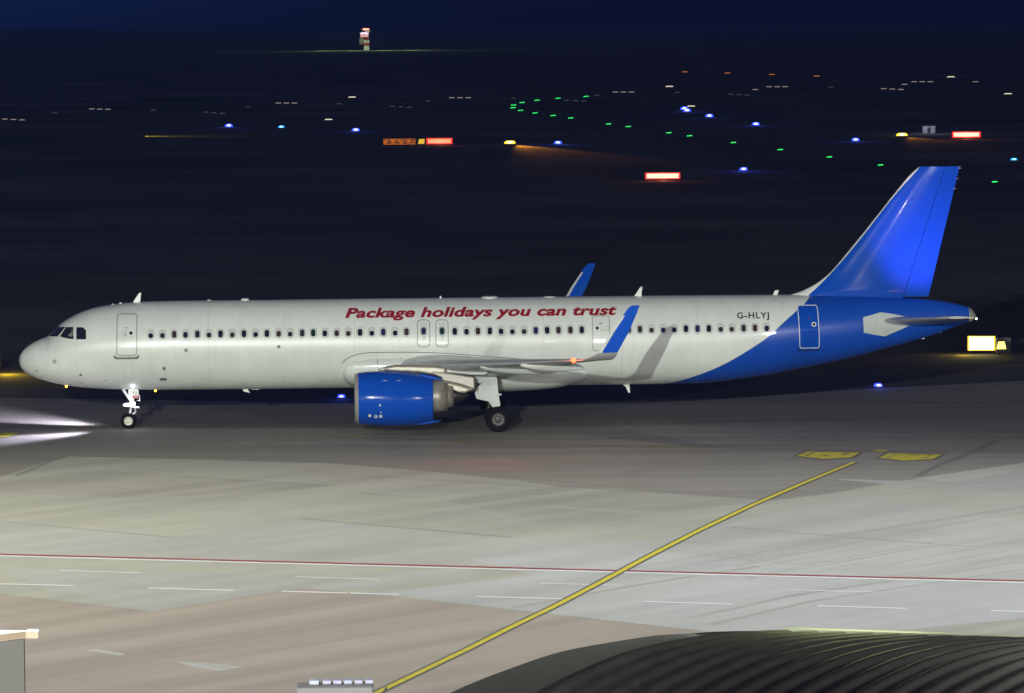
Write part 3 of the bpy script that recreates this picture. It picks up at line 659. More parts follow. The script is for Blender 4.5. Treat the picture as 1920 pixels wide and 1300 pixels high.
for sg in (-1, 1):
    r = [wring(s, sg) for s in wst]
    wing = autosmooth(MB().loft(r[:IW]).build('wing', M['wing'], plane), 60)
    # winglet: blue field plus pale leading edge strip
    wl = r[IW-1:]
    n = len(wl[0]); nle = n//2+1  # index of the leading edge point
    # leading edge = lowest x in ring
    li = min(range(n), key=lambda k: wl[0][k][0])
    band = 5
    idx = [(li-band+k) % n for k in range(2*band+1)]
    rest = [(li+band+k) % n for k in range(n-2*band+1)]
    b1 = MB(); b1.loft([[q[k] for k in rest] for q in wl], cap=False, closed=False); b1.add(wl[-1], [tuple(range(n))])
    wg = autosmooth(b1.build('winglet', M['blue'], plane), 60)
    b2 = MB(); b2.loft([[q[k] for k in idx] for q in wl[:-2]], cap=False, closed=False)
    b3 = MB(); b3.loft([[q[k] for k in idx] for q in wl[-3:]], cap=False, closed=False)
    autosmooth(b2.build('leading_edge', M['grey'], wg), 60); autosmooth(b3.build('winglet_tip', M['blue'], wg), 60)
    if sg < 0:
        # static dischargers on the winglet
        for q0 in (5, 6):
            s = wst[-3]; 
    # flap track fairings
    for (u0, v0, u1, v1, y, hgt, wdt, m_) in ((974, 683.5, 1097, 689.5, -12.4, .20, .17, 'grey'), (899, 687, 1046, 696.5, -8.9, .22, .19, 'grey'), (838, 690, 955, 700, -5.0, .20, .2, 'grey')):
        a, b_ = P(u0, v0, y), P(u1, v1, y); rr = []
        for i in range(25):
            t = i/24; k = max(.02, (sin(pi*min(1, t*1.0)**.85))**.6) if 0 < t < 1 else .02
            cx = a.x+(b_.x-a.x)*t; cz = a.z+(b_.z-a.z)*t-.03
            rr.append([(cx, sg*(-y)+wdt*k*cos(q*pi/10), cz+hgt*k*sin(q*pi/10)) for q in range(20)])
        MB().loft(rr).build('flap_track_fairing', M[m_], plane, True)
    # flaps, a touch below the trailing edge
    rr = []
    for ay in (2.0, 6.2, 6.5, 12.9):
        s = instation(-ay); te = s[2]+s[3]; z = s[1]-.02*s[3]; c_ = .95 if ay < 6.4 else .95-.3*(ay-6.4)/6.5
        sec_ = [(te-c_, z-.01), (te-c_*.6, z+.075), (te+.02, z-.055), (te-c_*.6, z-.10)]
        rr.append([(x, sg*ay, zz-.05) for x, zz in sec_])
    MB().loft(rr).build('flap', M['grey'], plane)
    # main gear -----------------------------------------------------------
    wc = P(934, 788.3, -4.25); gx, gz = wc.x, .585
    gear = empty('main_gear', (0, 0, 0)); gear.parent = plane
    def wheel(cx, cy, cz, R_, wdt, parent, rimmat, out):
        prof = [(R_*.56, -wdt*.42), (R_*.74, -wdt*.5), (R_*.90, -wdt*.46), (R_*.975, -wdt*.33), (R_, -wdt*.12), (R_, wdt*.12), (R_*.975, wdt*.33), (R_*.90, wdt*.46), (R_*.74, wdt*.5), (R_*.56, wdt*.42)]
        w_ = MB().lathe(prof, (cx, cy, cz), 'y', 56).build('wheel', M['rubber'], parent, True)
        o_ = out*wdt
        rp = [(R_*.57, o_*.40), (R_*.54, o_*.44), (R_*.50, o_*.40), (R_*.46, o_*.26), (R_*.28, o_*.24), (R_*.24, o_*.38), (R_*.14, o_*.42), (.004, o_*.42)]
        autosmooth(MB().lathe(rp, (cx, cy, cz), 'y', 40).build('rim', rimmat, w_), 30)
        bb = MB()
        for k in range(8):
            t = k*pi/4; c0 = (cx+R_*.37*cos(t), cy+o_*.25, cz+R_*.37*sin(t)); bb.tube(c0, (c0[0], c0[1]+o_*.04, c0[2]), R_*.035, n=8)
        bb.build('rim_bolt', M['plate'], w_)
    for off in (-.46, .46):
        wheel(gx, sg*3.795+off, gz, .585, .40, gear, M['dimrim'], 1 if off > 0 else -1)
    s_ = MB(); s_.tube((gx, sg*3.795-.32, gz), (gx, sg*3.795+.32, gz), .09); s_.tube((gx-.03, sg*3.795, gz), (gx-.12, sg*3.5, 1.5), .085); s_.tube((gx-.12, sg*3.5, 1.5), (gx-.1, sg*3.35, 2.95), .14)
    s_.tube((gx-.2, sg*3.4, 1.6), (gx-.75, sg*2.9, 2.5), .05)
    s_.build('strut', M['strut'], gear, True)
    # gear doors
    yd = sg*4.22
    s2 = MB()
    z3 = lambda x, y: (840+x/3.421, 460+y/3.421)
    def gd(pts, yy, th=.05): return [(P(*z3(*p), -4.22).x, P(*z3(*p), -4.22).z) for p in pts]
    slab('gear_door', gd([(275, 826), (315, 850), (322, 930), (336, 1032), (286, 1040), (262, 1003), (182, 985), (173, 955), (176, 925)], 0), .05, M['grey'], gear, y0=yd, bevel=.01)
    slab('gear_door', gd([(171, 838), (282, 826), (212, 886), (172, 877)], 0), .05, M['grey'], gear, y0=yd+sg*.02, bevel=.01)
    q = P(*z3(310, 962), -4.3); q2 = P(*z3(343, 957), -4.3); MB().tube((q.x, yd+sg*.06, q.z), (q2.x, yd+sg*.06, q2.z), .03, .05).build('door_link', M['strut'], gear, True)
    # engines -------------------------------------------------------------
    ey = sg*5.75; eng = empty('engine'); eng.parent = plane
    E_ = lambda u, v: P(u, v, -5.75)
    x_f, x_b = E_(664.5, 747).x, E_(811, 747).x; ez = E_(740, 747.6).z; sc = 1/41.55
    pr = [(672, 699, 795.5), (686, 697.2, 797.0), (702, 696.2, 798), (725, 696, 799), (745, 696.5, 799), (765, 698.5, 798), (790, 702.5, 794.5), (811, 707.5, 790)]
    rr = []
    for (u, a_, b_) in pr:
        z1, z0 = E_(u, a_).z, E_(u, b_).z; cx = E_(u, 747).x
        rr.append([(cx, ey+(z1-z0)/2*cos(k*pi/32), (z1+z0)/2+(z1-z0)/2*sin(k*pi/32)) for k in range(64)])
    # smooth interpolation along x
    fx = [r_[0][0] for r_ in rr]; ftop = pchip([(x, E_(p[0], p[1]).z) for x, p in zip(fx, pr)]); fbot = pchip([(x, E_(p[0], p[2]).z) for x, p in zip(fx, pr)])
    rr = []
    for i in range(41):
        x = fx[0]+(fx[-1]-fx[0])*i/40; z1, z0 = ftop(x), fbot(x); rr.append([(x, ey+(z1-z0)/2*cos(k*pi/32), (z1+z0)/2+(z1-z0)/2*sin(k*pi/32)) for k in range(64)])
    # trailing inner skin
    for (dx, k_) in ((-.02, .955), (-.6, .90)):
        x = fx[-1]+dx; z1, z0 = ftop(fx[-1]), fbot(fx[-1]); rr.append([(x, ey+(z1-z0)/2*k_*cos(k*pi/32), (z1+z0)/2+(z1-z0)/2*k_*sin(k*pi/32)) for k in range(64)])
    nac = autosmooth(MB().loft(rr, cap=False).build('nacelle', M['blue'], eng), 40)
    z1, z0 = ftop(fx[0]), fbot(fx[0]); Rn = (z1-z0)/2; zc = (z1+z0)/2
    rr = []
    for (dx, k_) in ((0, .999), (-.05, .978), (-.11, .945), (-.15, .915), (-.175, .885), (-.17, .855), (-.13, .825), (0, .79), (.3, .77)):
        rr.append([(fx[0]+dx+.06*(0-sin(k*pi/32))*0, ey+Rn*k_*cos(k*pi/32), zc+Rn*k_*sin(k*pi/32)) for k in range(64)])
    MB().loft(rr, cap=False).build('intake_lip', M['lip'], eng, True)
    MB().lathe([(Rn*.77, .30), (Rn*.78, .9), (Rn*.05, .92)], (fx[0], ey, zc), 'x', 64).build('intake_duct', M['dark'], eng, True)
    fm = MB()
    for k in range(20):
        t = 2*pi*k/20; c1, s1 = cos(t), sin(t); c2, s2_ = cos(t+.22), sin(t+.22); rA, rB = Rn*.25, Rn*.75
        fm.add([(fx[0]+.80, ey+rA*c1, zc+rA*s1), (fx[0]+.72, ey+rB*c1, zc+rB*s1), (fx[0]+.84, ey+rB*c2, zc+rB*s2_), (fx[0]+.86, ey+rA*c2, zc+rA*s2_)], [(0, 1, 2, 3)])
    fm.build('fan', M['plug'], eng); MB().lathe([(.01, .45), (.12, .52), (.24, .66), (.30, .84)], (fx[0], ey, zc), 'x', 32).build('spinner', M['plug'], eng, True)
    nx = lambda u: E_(u, 747).x
    zcn = E_(820, 743.5).z
    MB().lathe([(.76, nx(790)), (.735, nx(812)), (.72, nx(820)), (.66, nx(839)), (.62, nx(839)-.02), (.60, nx(825))], (0, ey, zcn), 'x', 56).build('core_cowl', M['nozzle'], eng, True)
    MB().lathe([(.60, nx(825)), (.57, nx(838)), (.50, nx(850)), (.46, nx(850)-.01), (.42, nx(840))], (0, ey, zcn+.03), 'x', 48).build('exhaust_nozzle', M['metal'], eng, True)
    MB().lathe([(.42, nx(838)), (.40, nx(848)), (.28, nx(862)), (.12, nx(876)), (.02, nx(882))], (0, ey, zcn+.03), 'x', 40).build('exhaust_plug', M['plug'], eng, True)
    z2 = lambda x, y: (440+x/4, 520+y/4)
    e6 = lambda x, y: (640+x/5.333, 680+y/5.333)
    def es(pts, f_=e6): return [(E_(*f_(*p)).x, E_(*f_(*p)).z) for p in pts]
    # pylon: bright forward fairing, rear fairing, lower heat shield
    slab('pylon', es([(352, 78), (440, 40), (540, 22), (940, 30), (1045, 45), (1048, 120), (900, 120), (760, 100), (560, 92)]), .36, M['metal'], eng, y0=ey, bevel=.10)
    slab('pylon_fairing', es([(880, 100), (930, 84), (1050, 100), (1330, 140), (1335, 268), (1180, 215), (1010, 180), (1000, 150)]), .44, M['nozzle'], eng, y0=ey, bevel=.06)
    slab('heat_shield', es([(925, 175), (1010, 180), (1180, 215), (1330, 262), (1240, 305), (1160, 305), (1060, 262), (940, 215)]), .5, M['metal'], eng, y0=ey, bevel=.14)
    slab('pylon_root', es([(1048, 50), (1290, 60), (1500, 80), (1440, 125), (1330, 128), (1050, 100)]), .5, M['grey'], eng, y0=ey+(-sg)*.25, bevel=.04)
    slab('nacelle_strake', es([(780, 105), (905, 128), (1005, 158), (1003, 165), (905, 166), (780, 165)]), .7, M['blue'], eng, y0=ey, bevel=.08)
    slab('lower_fairing', es([(720, 610), (905, 577), (1000, 578), (960, 592), (860, 612), (740, 622)]), .5, M['blue'], eng, y0=ey, bevel=.03)
    # small stencils on the near cowl
    if sg < 0:
        def onnac(u, v, off=.012):
            y = ey-1
            for _ in range(30):
                p = P(u, v, y); z1, z0 = ftop(p.x), fbot(p.x); R_ = (z1-z0)/2; c_ = (z1+z0)/2; y = ey-sqrt(max(0, R_*R_-(p.z-c_)**2))
            p = P(u, v, y); n_ = Vector((0, y-ey, p.z-c_)).normalized(); return p+n_*off
        def nst(u, v, rx_, ry_, m_, off=.012, n=14, sq=False, name='stencil'):
            pts = [(-1, -1), (1, -1), (1, 1), (-1, 1)] if sq else [(cos(2*pi*k/n), sin(2*pi*k/n)) for k in range(n)]
            vs = [onnac(u+a*rx_, v+b*ry_, off) for a, b in pts]; raw(name, vs, [tuple(range(len(vs)))], m_, nac)
        W_ = M['frame_white']
        nst(712.3, 760, 1.9, 2.1, W_); nst(712.3, 760, .8, 1.0, M['blue'], .016)
        nst(693.4, 779.3, 2.4, 2.6, W_, sq=True); nst(704.5, 781, 3.2, 3.0, W_); nst(704.5, 780.5, 1.0, 1.8, M['ink'], .018)
        nst(712.3, 780.6, 1.3, 2.3, W_, sq=True); nst(715.6, 780.6, 1.3, 2.3, W_, sq=True); nst(714.3, 773.5, 1.6, 1.8, M['frame_dim']); nst(714.3, 773.5, .8, 1.0, M['blue'], .016)
        nst(710.2, 780, .25, 9, M['redtag'], .010, sq=True)
        nst(753.5, 768, .3, 26, M['line'], .006, sq=True)
        nst(734, 714.2, 17, .35, M['frame_white'], .006, sq=True)
        tl = None
# nose gear -----------------------------------------------------------------
ngx = P(240.8, 786, -.25).x; ng = empty('nose_gear'); ng.parent = plane
for off in (-.25, .25): wheel(ngx+(0 if off < 0 else 0), off, .36, .36, .22, ng, M['rim'], -1 if off < 0 else 1)
s_ = MB(); s_.tube((ngx, -.2, .36), (ngx, .2, .36), .06); s_.tube((ngx, 0, .36), (ngx+.12, 0, 1.0), .055); s_.tube((ngx+.12, 0, .95), (ngx+.25, 0, 2.1), .10)
s_.tube((ngx+.12, 0, 1.25), (ngx-.42, 0, 2.08), .055, .075); s_.tube((ngx-.02, 0, .5), (ngx+.34, 0, .75), .035); s_.tube((ngx+.34, 0, .75), (ngx+.26, 0, 1.05), .035)
s_.build('strut', M['strut'], ng, True)
ns = lambda x, y: (200+x/10.83, 700+y/10.83)
np_ = lambda pts, y=-.35: [(P(*ns(*p), y).x, P(*ns(*p), y).z) for p in pts]
slab('steering_actuator', np_([(345, 625), (470, 600), (480, 655), (670, 680), (665, 720), (560, 705), (345, 670)], -.18), .22, M['strut'], ng, y0=-.10, bevel=.03)
nd = slab('gear_door', np_([(440, 322), (620, 322), (650, 360), (652, 505), (470, 505), (440, 490)]), .04, M['white'], ng, y0=-.35, bevel=.01)
slab('door_edge', np_([(655, 440), (675, 440), (678, 572), (655, 568), (600, 552), (655, 545)]), .04, M['strut'], ng, y0=-.33)
slab('warning_tag', np_([(525, 457), (660, 457), (658, 515), (525, 512)], -.39), .015, M['redtag'], nd, y0=-.39)
slab('tag_writing', np_([(545, 478), (630, 478), (630, 488), (545, 488)], -.40), .006, M['strut'], nd, y0=-.402)
def flat_text(name, body, x0, x1, z0, cap, y, m, parent):
    bm = text_bm(body, x0, x1, z0, z0, cap)
    for v in bm.verts: v.co.y = y
    for f in bm.faces:
        f.normal_update()
        if f.normal.y > 0: f.normal_flip()
    me = bpy.data.meshes.new(name); bm.to_mesh(me); bm.free(); return link(name, me, m, parent)
a, b = P(*ns(500, 425), -.38), P(*ns(605, 372), -.38); flat_text('door_lettering', 'YJ', a.x, b.x, a.z, b.z-a.z, -.378, M['ink'], nd)
lp = P(*ns(525, 620), -.40)
tl_ = MB().lathe([(.001, -.03), (.08, -.025), (.115, 0), (.115, .10), (.06, .16)], (lp.x, lp.y, lp.z), 'y', 24).build('taxi_lamp', M['whitelamp'], ng, True)
MB().lathe([(.001, -.03), (.05, -.02), (.07, 0)], (P(249, 724.5, -.9).x, -.95, P(249, 724.5, -.9).z), 'y', 16).build('inspection_lamp', M['whitelamp'], ng, True)
for (tu, tv, pw) in ((-60, 776, 3.6e4), (-60, 831, 1.5e4), (80, 784, 1.8e3), (80, 815, 1.0e3)):
    tg = G(tu, tv); lamp('taxi_beam', (lp.x-.25, -.40, lp.z), pw, (.80, .78, 1), tuple(tg), 36, 1, .15, plane)
lamp('taxi_glow', (lp.x-.05, -.60, lp.z+.05), 6, (.80, .82, 1), None, radius=.06, parent=plane)

# tail -------------------------------------------------------------------------
z5 = lambda x, y: (1440+x/3.715, 290+y/3.715)
finLE = [z5(*p) for p in ((150, 978), (215, 958), (270, 935), (350, 890), (430, 825), (560, 675), (750, 440), (900, 250), (1030, 105), (1056, 92))]
finTE = (z5(1112, 1012), z5(1335, 82))
le = sorted([(P(u, v).z, P(u, v).x) for u, v in finLE]); fle = pchip(le)
te0, te1 = P(*finTE[0]), P(*finTE[1]); zt_ = te1.z; zb_ = 5.55
fte = lambda z: te0.x+(te1.x-te0.x)*(z-te0.z)/(te1.z-te0.z)
hin = lambda z: (lambda a, b: a.x+(b.x-a.x)*(z-a.z)/(b.z-a.z))(P(1692, 558), P(1770, 316))
zs = [zb_+(zt_-zb_)*k/40 for k in range(41)]
zs = [zb_]+[z for z in [5.75+(6.9-5.75)*k/24 for k in range(25)]]+[6.9+(zt_-6.9)*k/30 for k in range(1, 31)]
def fth(a): return 5*.10*(.2969*sqrt(a)-.126*a-.3516*a*a+.2843*a**3-.1036*a**4)
def finsec(z, a0, a1, n=16):
    L, T = fle(z), fte(z); ch = T-L; c2 = min(ch, 6.0); up = []
    for k in range(n+1):
        a = a0+(a1-a0)*(1-cos(pi*k/n))/2 if a0 == 0 else a0+(a1-a0)*k/n; up.append((L+a*ch, fth(a)*c2))
    return [(x, -y, z) for x, y in up]+[(x, y, z) for x, y in up[::-1]]
fin = autosmooth(MB().loft([finsec(z, 0, (hin(z)-fle(z))/(fte(z)-fle(z))) for z in zs]).build('fin', M['blue'], plane), 50)
autosmooth(MB().loft([finsec(z, (hin(z)+.022-fle(z))/(fte(z)-fle(z)), 1) for z in zs if z > 5.7]).build('rudder', M['blue'], plane), 50)
# white leading edge: outline shell a hair proud of the fin nose
wi = [z5(*p) for p in ((250, 1000), (290, 968), (360, 905), (440, 825), (600, 640), (900, 263), (1053, 95))]
wi = sorted([(P(u, v).z, P(u, v).x) for u, v in wi]); fwi = pchip(wi)
rr = []
for z in zs:
    if z < 5.7: continue
    L, T = fle(z), fte(z); ch = T-L; am = max((fwi(z)-L)/ch, .002); c2 = min(ch, 6.0); pts = []
    for k in range(11):
        a = am*(k/10)**2; pts.append((L-.006+a*ch, fth(a)*c2+.006))
    rr.append([(x, -y, z) for x, y in pts[::-1]]+[(x, y, z) for x, y in pts[1:]])
autosmooth(MB().loft(rr, cap=False, closed=False).build('fin_leading_edge', M['white'], plane), 60)
for x_, y_ in ((1335, 96), (1320, 166), (1303, 236), (1335, 84)):
    p = P(*z5(x_, y_)); MB().tube((p.x-.15, 0, p.z), (p.x+.06, 0, p.z-.01), .008, n=6).build('static_wick', M['grey'], plane)
# tailplane cut-out plate, stabilizer, APU cone
z4 = lambda x, y: (1300+x/3.097, 500+y/3.097)
tpl = decal('stabilizer_plate', [z4(*p) for p in ((985, 296), (1040, 280), (1085, 266), (1160, 276), (1240, 292), (1270, 305), (1283, 330), (1200, 368), (1112, 405), (1050, 396), (990, 384))], M['grey'], .010, cell=.1)
seam('plate_seam', [z4(*p) for p in ((1085, 268), (1076, 300), (1074, 335), (1082, 375), (1110, 402))], .03, M['surround'], .016, parent=tpl)
for sg in (-1, 1):
    rr = []
    ptip = P(1826, 594.5, -6.2); prt = P(*z4(1075, 314), -.9)
    for k in range(13):
        t = k/12; ay = .5+(6.22-.5)*t; tt = (ay-.9)/(6.2-.9)
        L = prt.x+.15+(ptip.x-1.42-prt.x-.15)*tt; T = (prt.x+4.15)+(ptip.x-prt.x-4.15)*tt; z = prt.z-.02+(ptip.z-prt.z)*tt; th = .105
        if k == 12: L += .25
        rr.append([(L+a*(T-L), sg*ay, z+b_*(T-L)) for a, b_ in airfoil(12, th, -.005)])
    autosmooth(MB().loft(rr).build('stabilizer', M['wing'], plane), 60)
rr = []
for i in range(9):
    x = P(1816, 590).x+(X1+.01-P(1816, 590).x)*i/8; zc, h, a = sec(min(x, X1)); rr.append([(x, (a+.012)*cos(k*pi/20), zc+(h+.012)*sin(k*pi/20)) for k in range(40)])
MB().loft(rr).build('exhaust_cone', M['nozzle'], plane, True)
tlp = P(1831, 598, 0); MB().lathe([(.03, -.05), (.04, 0), (.03, .04), (.005, .05)], (tlp.x-.02, 0, tlp.z), 'x', 16).build('tail_lamp', M['whitelamp'], plane, True)
blade('tail_skid', [z4(*p) for p in ((1150, 455), (1285, 418), (1290, 424), (1160, 464))], 0, .12, M['blue'])
blade('drain_mast', [z4(*p) for p in ((1305, 405), (1335, 402), (1345, 420), (1310, 422))], 0, .05, M['strut'])
blade('drain_mast', [z4(*p) for p in ((1415, 372), (1440, 366), (1438, 388), (1420, 384))], 0, .05, M['strut'])
# logo light on the tailplane, wingtip navigation lamp
lamp('logo_light', (P(1745, 600, -4.2).x, -4.6, P(1745, 600, -4.2).z+.25), 3000, (1, .28, .85), (P(1728, 440).x, 0, P(1728, 440).z), 62, 1, .06, plane)
nv = P(1073.5, 676, -16.2); yv = -16.25
MB().lathe([(.005, -.10), (.07, -.08), (.11, 0), (.08, .08), (.005, .1)], (nv.x+.05, yv, nv.z), 'y', 20).build('navigation_lamp', M['redlamp'], plane, True)
lamp('navigation_glow', (nv.x-.30, yv-.30, nv.z+.1), 60, (1, .12, .05), None, radius=.08, parent=plane)
lamp('navigation_beam', (nv.x-.30, yv-.30, nv.z-.05), 500, (1, .10, .05), (nv.x-7, yv-6, 0), 75, 1, .08, plane)

# ================================================================== AIRFIELD LIGHTS
def em(name, col, s): return mat(name, (.2, .2, .2), .5, emis=col, estr=s)
L_blue = em('blue_lens_halo', (.02, .05, 1), 2.2); L_bcore = em('blue_core', (.45, .5, 1), 3.5)  # blue lens glow stands in for the halo round the core
L_cyan = em('cyan_lens', (.0, .35, 1), 1.6); L_ccore = em('cyan_core', (.3, .8, 1), 3)
L_green = em('green_lens', (.0, .75, .10), .9); L_gcore = em('green_core', (.03, 1, .16), 1.5)
L_white = em('white_lens', (.85, .72, .62), .34); L_wdim = em('dim_white_lens', (.5, .45, .5), .13); L_wbright = em('bright_white_lens', (1, .88, .70), .9)
L_or = em('orange_lens', (1, .28, .08), .55); L_yel = em('yellow_lens', (1, .55, .02), 3); L_ycore = em('yellow_core', (1, .8, .3), 8)
M['base'] = mat('lamp_housing', (.05, .05, .05), .6)
def fixture(u, v, kind, label, group, cat):
    base = G(u, v+(2 if kind in 'blue cyan yellow' else .6)); w_ = (base-C).dot(FW); s = FPX/w_; W_, H_ = {'blue': (15, 6.2), 'cyan': (12.5, 4.5), 'green': (10, 1.8), 'white': (11.5, 1.7), 'bright': (15, 2.2), 'dim': (10, 1.4), 'orange': (12, 1.6), 'yellow': (21, 6)}[kind]  # lens widths stretched to imitate drawn-out streaks of light
    W_ /= s; H_ /= s
    root = tag(empty('runway_light' if kind in 'white bright dim orange' else 'taxiway_light', (base.x, base.y, 0)), label, cat, group)
    lens, core = {'blue': (L_blue, L_bcore), 'cyan': (L_cyan, L_ccore), 'green': (L_green, L_gcore), 'white': (L_white, None), 'bright': (L_wbright, None), 'dim': (L_wdim, None), 'orange': (L_or, None), 'yellow': (L_yel, L_ycore)}[kind]
    d_ = .3
    MB().box(-W_*.35, W_*.35, -d_, d_, 0, H_*.18+.02).build('base', M['base'], root)
    def dome(k, y0, y1, z0, zh):
        m = MB(); pts = [(-.5, 0), (-.46, .45), (-.36, .85), (-.26, 1), (.30, 1), (.40, .85), (.47, .45), (.5, 0)]
        a = [(x*W_*k, y0, z0+z*zh) for x, z in pts]; b = [(x*W_*k, y1, z0+z*zh) for x, z in pts]; n = len(pts)
        m.add(a+b, [tuple(range(n)), tuple(range(n, 2*n))]+[(i, (i+1) % n, n+(i+1) % n, n+i) for i in range(n)]); return m
    if kind == 'green':
        m = MB(); k0 = -5
        for k in range(4):
            x = -W_*.5+W_*(k+.5)/4; m.tube((x, -.25, H_*.2+H_*(.12*k)+H_*.4), (x, .25, H_*.2+H_*(.12*k)+H_*.4), W_*.095, n=8)
        m.build('lens', L_gcore, root)
    else:
        lo = dome(1, -d_*.8, d_*.8, H_*.18+.02, H_*.8).build('lens', lens, root)
        if core: dome(.5, -d_*.8-.03, d_*.8-.1, H_*.18+.02+H_*.14, H_*.5).build('lamp', core, root)
    return root, s
def ordn(k): return ['first', 'second', 'third', 'fourth', 'fifth', 'sixth', 'seventh', 'eighth', 'ninth', 'tenth', 'eleventh', 'twelfth', 'thirteenth', 'fourteenth', 'fifteenth', 'sixteenth', 'seventeenth', 'eighteenth', 'nineteenth', 'twentieth'][k]
blues = [(429, 237), (667, 245), (1046, 269), (1283, 205), (1288, 208.5), (1330, 218.5), (1394, 318.5), (1417, 234), (1604, 263.5)]
for i, (u, v) in enumerate(blues):
    r_, s = fixture(u, v, 'blue', 'blue edge light in the field beyond the jet, %s blue one from left' % ordn(i), 'blue taxiway edge lights in the field', 'airfield light')
    b = r_.location; lamp('blue_glow', (0, -1.2, .9), 260, (.05, .10, 1), None, radius=.3, parent=r_)
for u, v, t in ((527.5, 238.5, 'cyan taxiway light between the two leftmost blue lamps'), (1901, 299.5, 'pale cyan blue taxiway light right of the tail fin near the picture edge')): fixture(u, v, 'cyan', t, None, 'airfield light')
for u, v, t in ((640, 745, 'blue taxiway edge light seen under the fuselage just ahead of the engine'), (1646.5, 724, 'blue taxiway edge light at the pavement edge below the tail')):
    r_, s = fixture(u, v, 'blue', t, None, 'airfield light'); lamp('blue_glow', (0, -.8, .5), 14, (.05, .10, 1), None, radius=.15, parent=r_)
greens = [(962, 203), (963, 198), (976, 208), (979, 193.3), (1003, 212.8), (1007, 189), (1037, 217.7), (1046, 185.2), (1070, 222.3), (1099, 181.8), (1141, 233.5), (1178, 238.3), (1254, 250), (1293, 255.7), (1375, 268.3), (1463, 281.5), (1555, 295.3), (1651, 310.4), (1865, 342)]
for i, (u, v) in enumerate(greens):
    fixture(u, v, 'green', 'green centreline light in the field, %s green light counting from the left' % ordn(i), 'green taxiway centreline lights', 'airfield light')
trios = [(9, 224, 16, .8), (172, 205, 15, .3), (386, 211, 15.5, 1), (522, 194, 15, 0), (736, 200, 15.5, .8), (847, 184, 15.5, 0), (1063, 188.7, 16, .8), (1154, 173.3, 15, 0), (1370, 177, 15.5, .9), (1442, 163.3, 15, 0), (1657, 167, 16, .7), (1714, 154, 15, 0)]
for i, (u, v, du, dv) in enumerate(trios):
    for k, nm in enumerate(('left', 'middle', 'right')):
        fixture(u+du*k, v+dv*k, 'dim' if i in (2, 4, 6, 8) else 'white', '%s light of the %s trio of small white runway lights from the left' % (nm, ordn(i)), 'small white runway lights in threes', 'airfield light')
singles = [(103, 212, 'dim'), (287, 207, 'dim'), (465, 201, 'dim'), (636, 195.3, 'dim'), (803, 190, 'dim'), (963, 184.7, 'dim'), (1119, 179.3, 'dim'), (1270, 173.7, 'dim'), (1416, 168.7, 'white'), (1558, 163.8, 'dim'), (1696, 158.8, 'white'), (1829, 154, 'white')]
for i, (u, v, k) in enumerate(singles): fixture(u, v, k, 'lone faint white runway light between the trios, %s such light from the left' % ordn(i), 'lone white runway lights', 'airfield light')
for i, (u, v) in enumerate([(616, 225), (660, 183), (1255, 163), (1296, 200), (1783, 145), (1890, 176.7)]): fixture(u, v, 'bright', 'brighter warm white runway light, %s of the bright ones from the left' % ordn(i), 'bright white runway lights', 'airfield light')
for i, (u, v) in enumerate([(1284, 135.3), (1364, 137.7), (1447, 140.3), (1531, 143.3)]): fixture(u, v, 'orange', 'dim orange light near the horizon, %s of the four from the left' % ordn(i), 'orange lights near the horizon', 'airfield light')
# amber guard lights with their beams on the grass
for (u, v, aim, t, pw) in ((956, 268.5, (1110, 300), 'glowing amber guard light throwing an orange beam over the grass left of centre', 2.5e4), (1691, 254, (1790, 275), 'amber guard light above the tail fin beside the red sign', 6e3)):
    r_, s = fixture(u, v, 'yellow', t, None, 'airfield light'); b = r_.location; q = G(*aim)
    o = lamp('guard_beam', (0, 0, 0), pw, (1, .36, .03), (1, 0, 0), 16, .8, .2, r_); o.location = (.6, -.6, 1.1)
    o.rotation_euler = (Vector((q.x-b.x-.6, q.y-b.y+.6, -1.1))).to_track_quat('-Z', 'Y').to_euler()
# lamp facing away, only its yellow pool on the grass shows
pz = G(258, 255.5); r_ = tag(empty('taxiway_light', (pz.x, pz.y, 0)), 'dark lamp housing with a yellow pool of light on the far left grass', 'airfield light')
MB().box(-.5, .5, -.2, .2, 0, .45).build('housing', M['base'], r_, bevel=.05); o = lamp('field_beam', (1.0, 0, .5), 2500, (1, .75, .02), (1, 0, 0), 120, .8, .2, r_); o.location = (.9, -.6, .5); o.rotation_euler = Vector((1, -.15, -.12)).to_track_quat('-Z', 'Y').to_euler()

# ------------------------------------------------------------------ signs
def sign(u0, u1, v0, v1, vb, face, rim, label, name='airfield_sign', slope=0, depth=.35, glow=None, inset=2.0):
    g = G((u0+u1)/2, vb); y = g.y; a, b = P(u0, v1, y), P(u1, v0, y); W_, H_ = (b.x-a.x), (b.z-a.z)
    root = tag(empty(name, ((a.x+b.x)/2, y, 0)), label, 'airfield sign'); s = W_/(u1-u0); z0 = max(a.z, .12); z1 = z0+H_
    MB().box(-W_/2, W_/2, 0, depth, z0, z1).build('housing', M['base'], root, bevel=.04)
    MB().box(-W_/2+.02, W_/2-.02, -.012, -.002, z0+.02, z1-.02).build('rim_panel', rim, root)
    e_ = inset*s; MB().box(-W_/2+e_*1.6, W_/2-e_*1.6, -.03, -.014, z0+e_, z1-e_).build('lit_panel', face, root, bevel=.0)
    for x in (-W_*.38, W_*.38): MB().tube((x, depth/2, 0), (x, depth/2, z0+.02), .04).build('leg', M['base'], root)
    if glow: o = lamp('sign_glow', (0, -1.2, z0+H_*.4), glow[0], glow[1], None, radius=.3, parent=root)
    if slope: root.rotation_euler.z = slope
    return root, s, W_, z0, z1
rimR = em('red_rim', (1, .01, .005), 1.5); faceR = em('red_face', (1, .42, .30), 2.3); faceR2 = em('orange_red_face', (1, .33, .16), 1.25)
rimY = em('yellow_rim', (1, .62, .0), 1.6); faceY = em('yellow_face', (1, .93, .55), 5)
faceO = mat('orange_face', (.5, .2, .02), .5, emis=(1, .22, .01), estr=.34, noise=0)
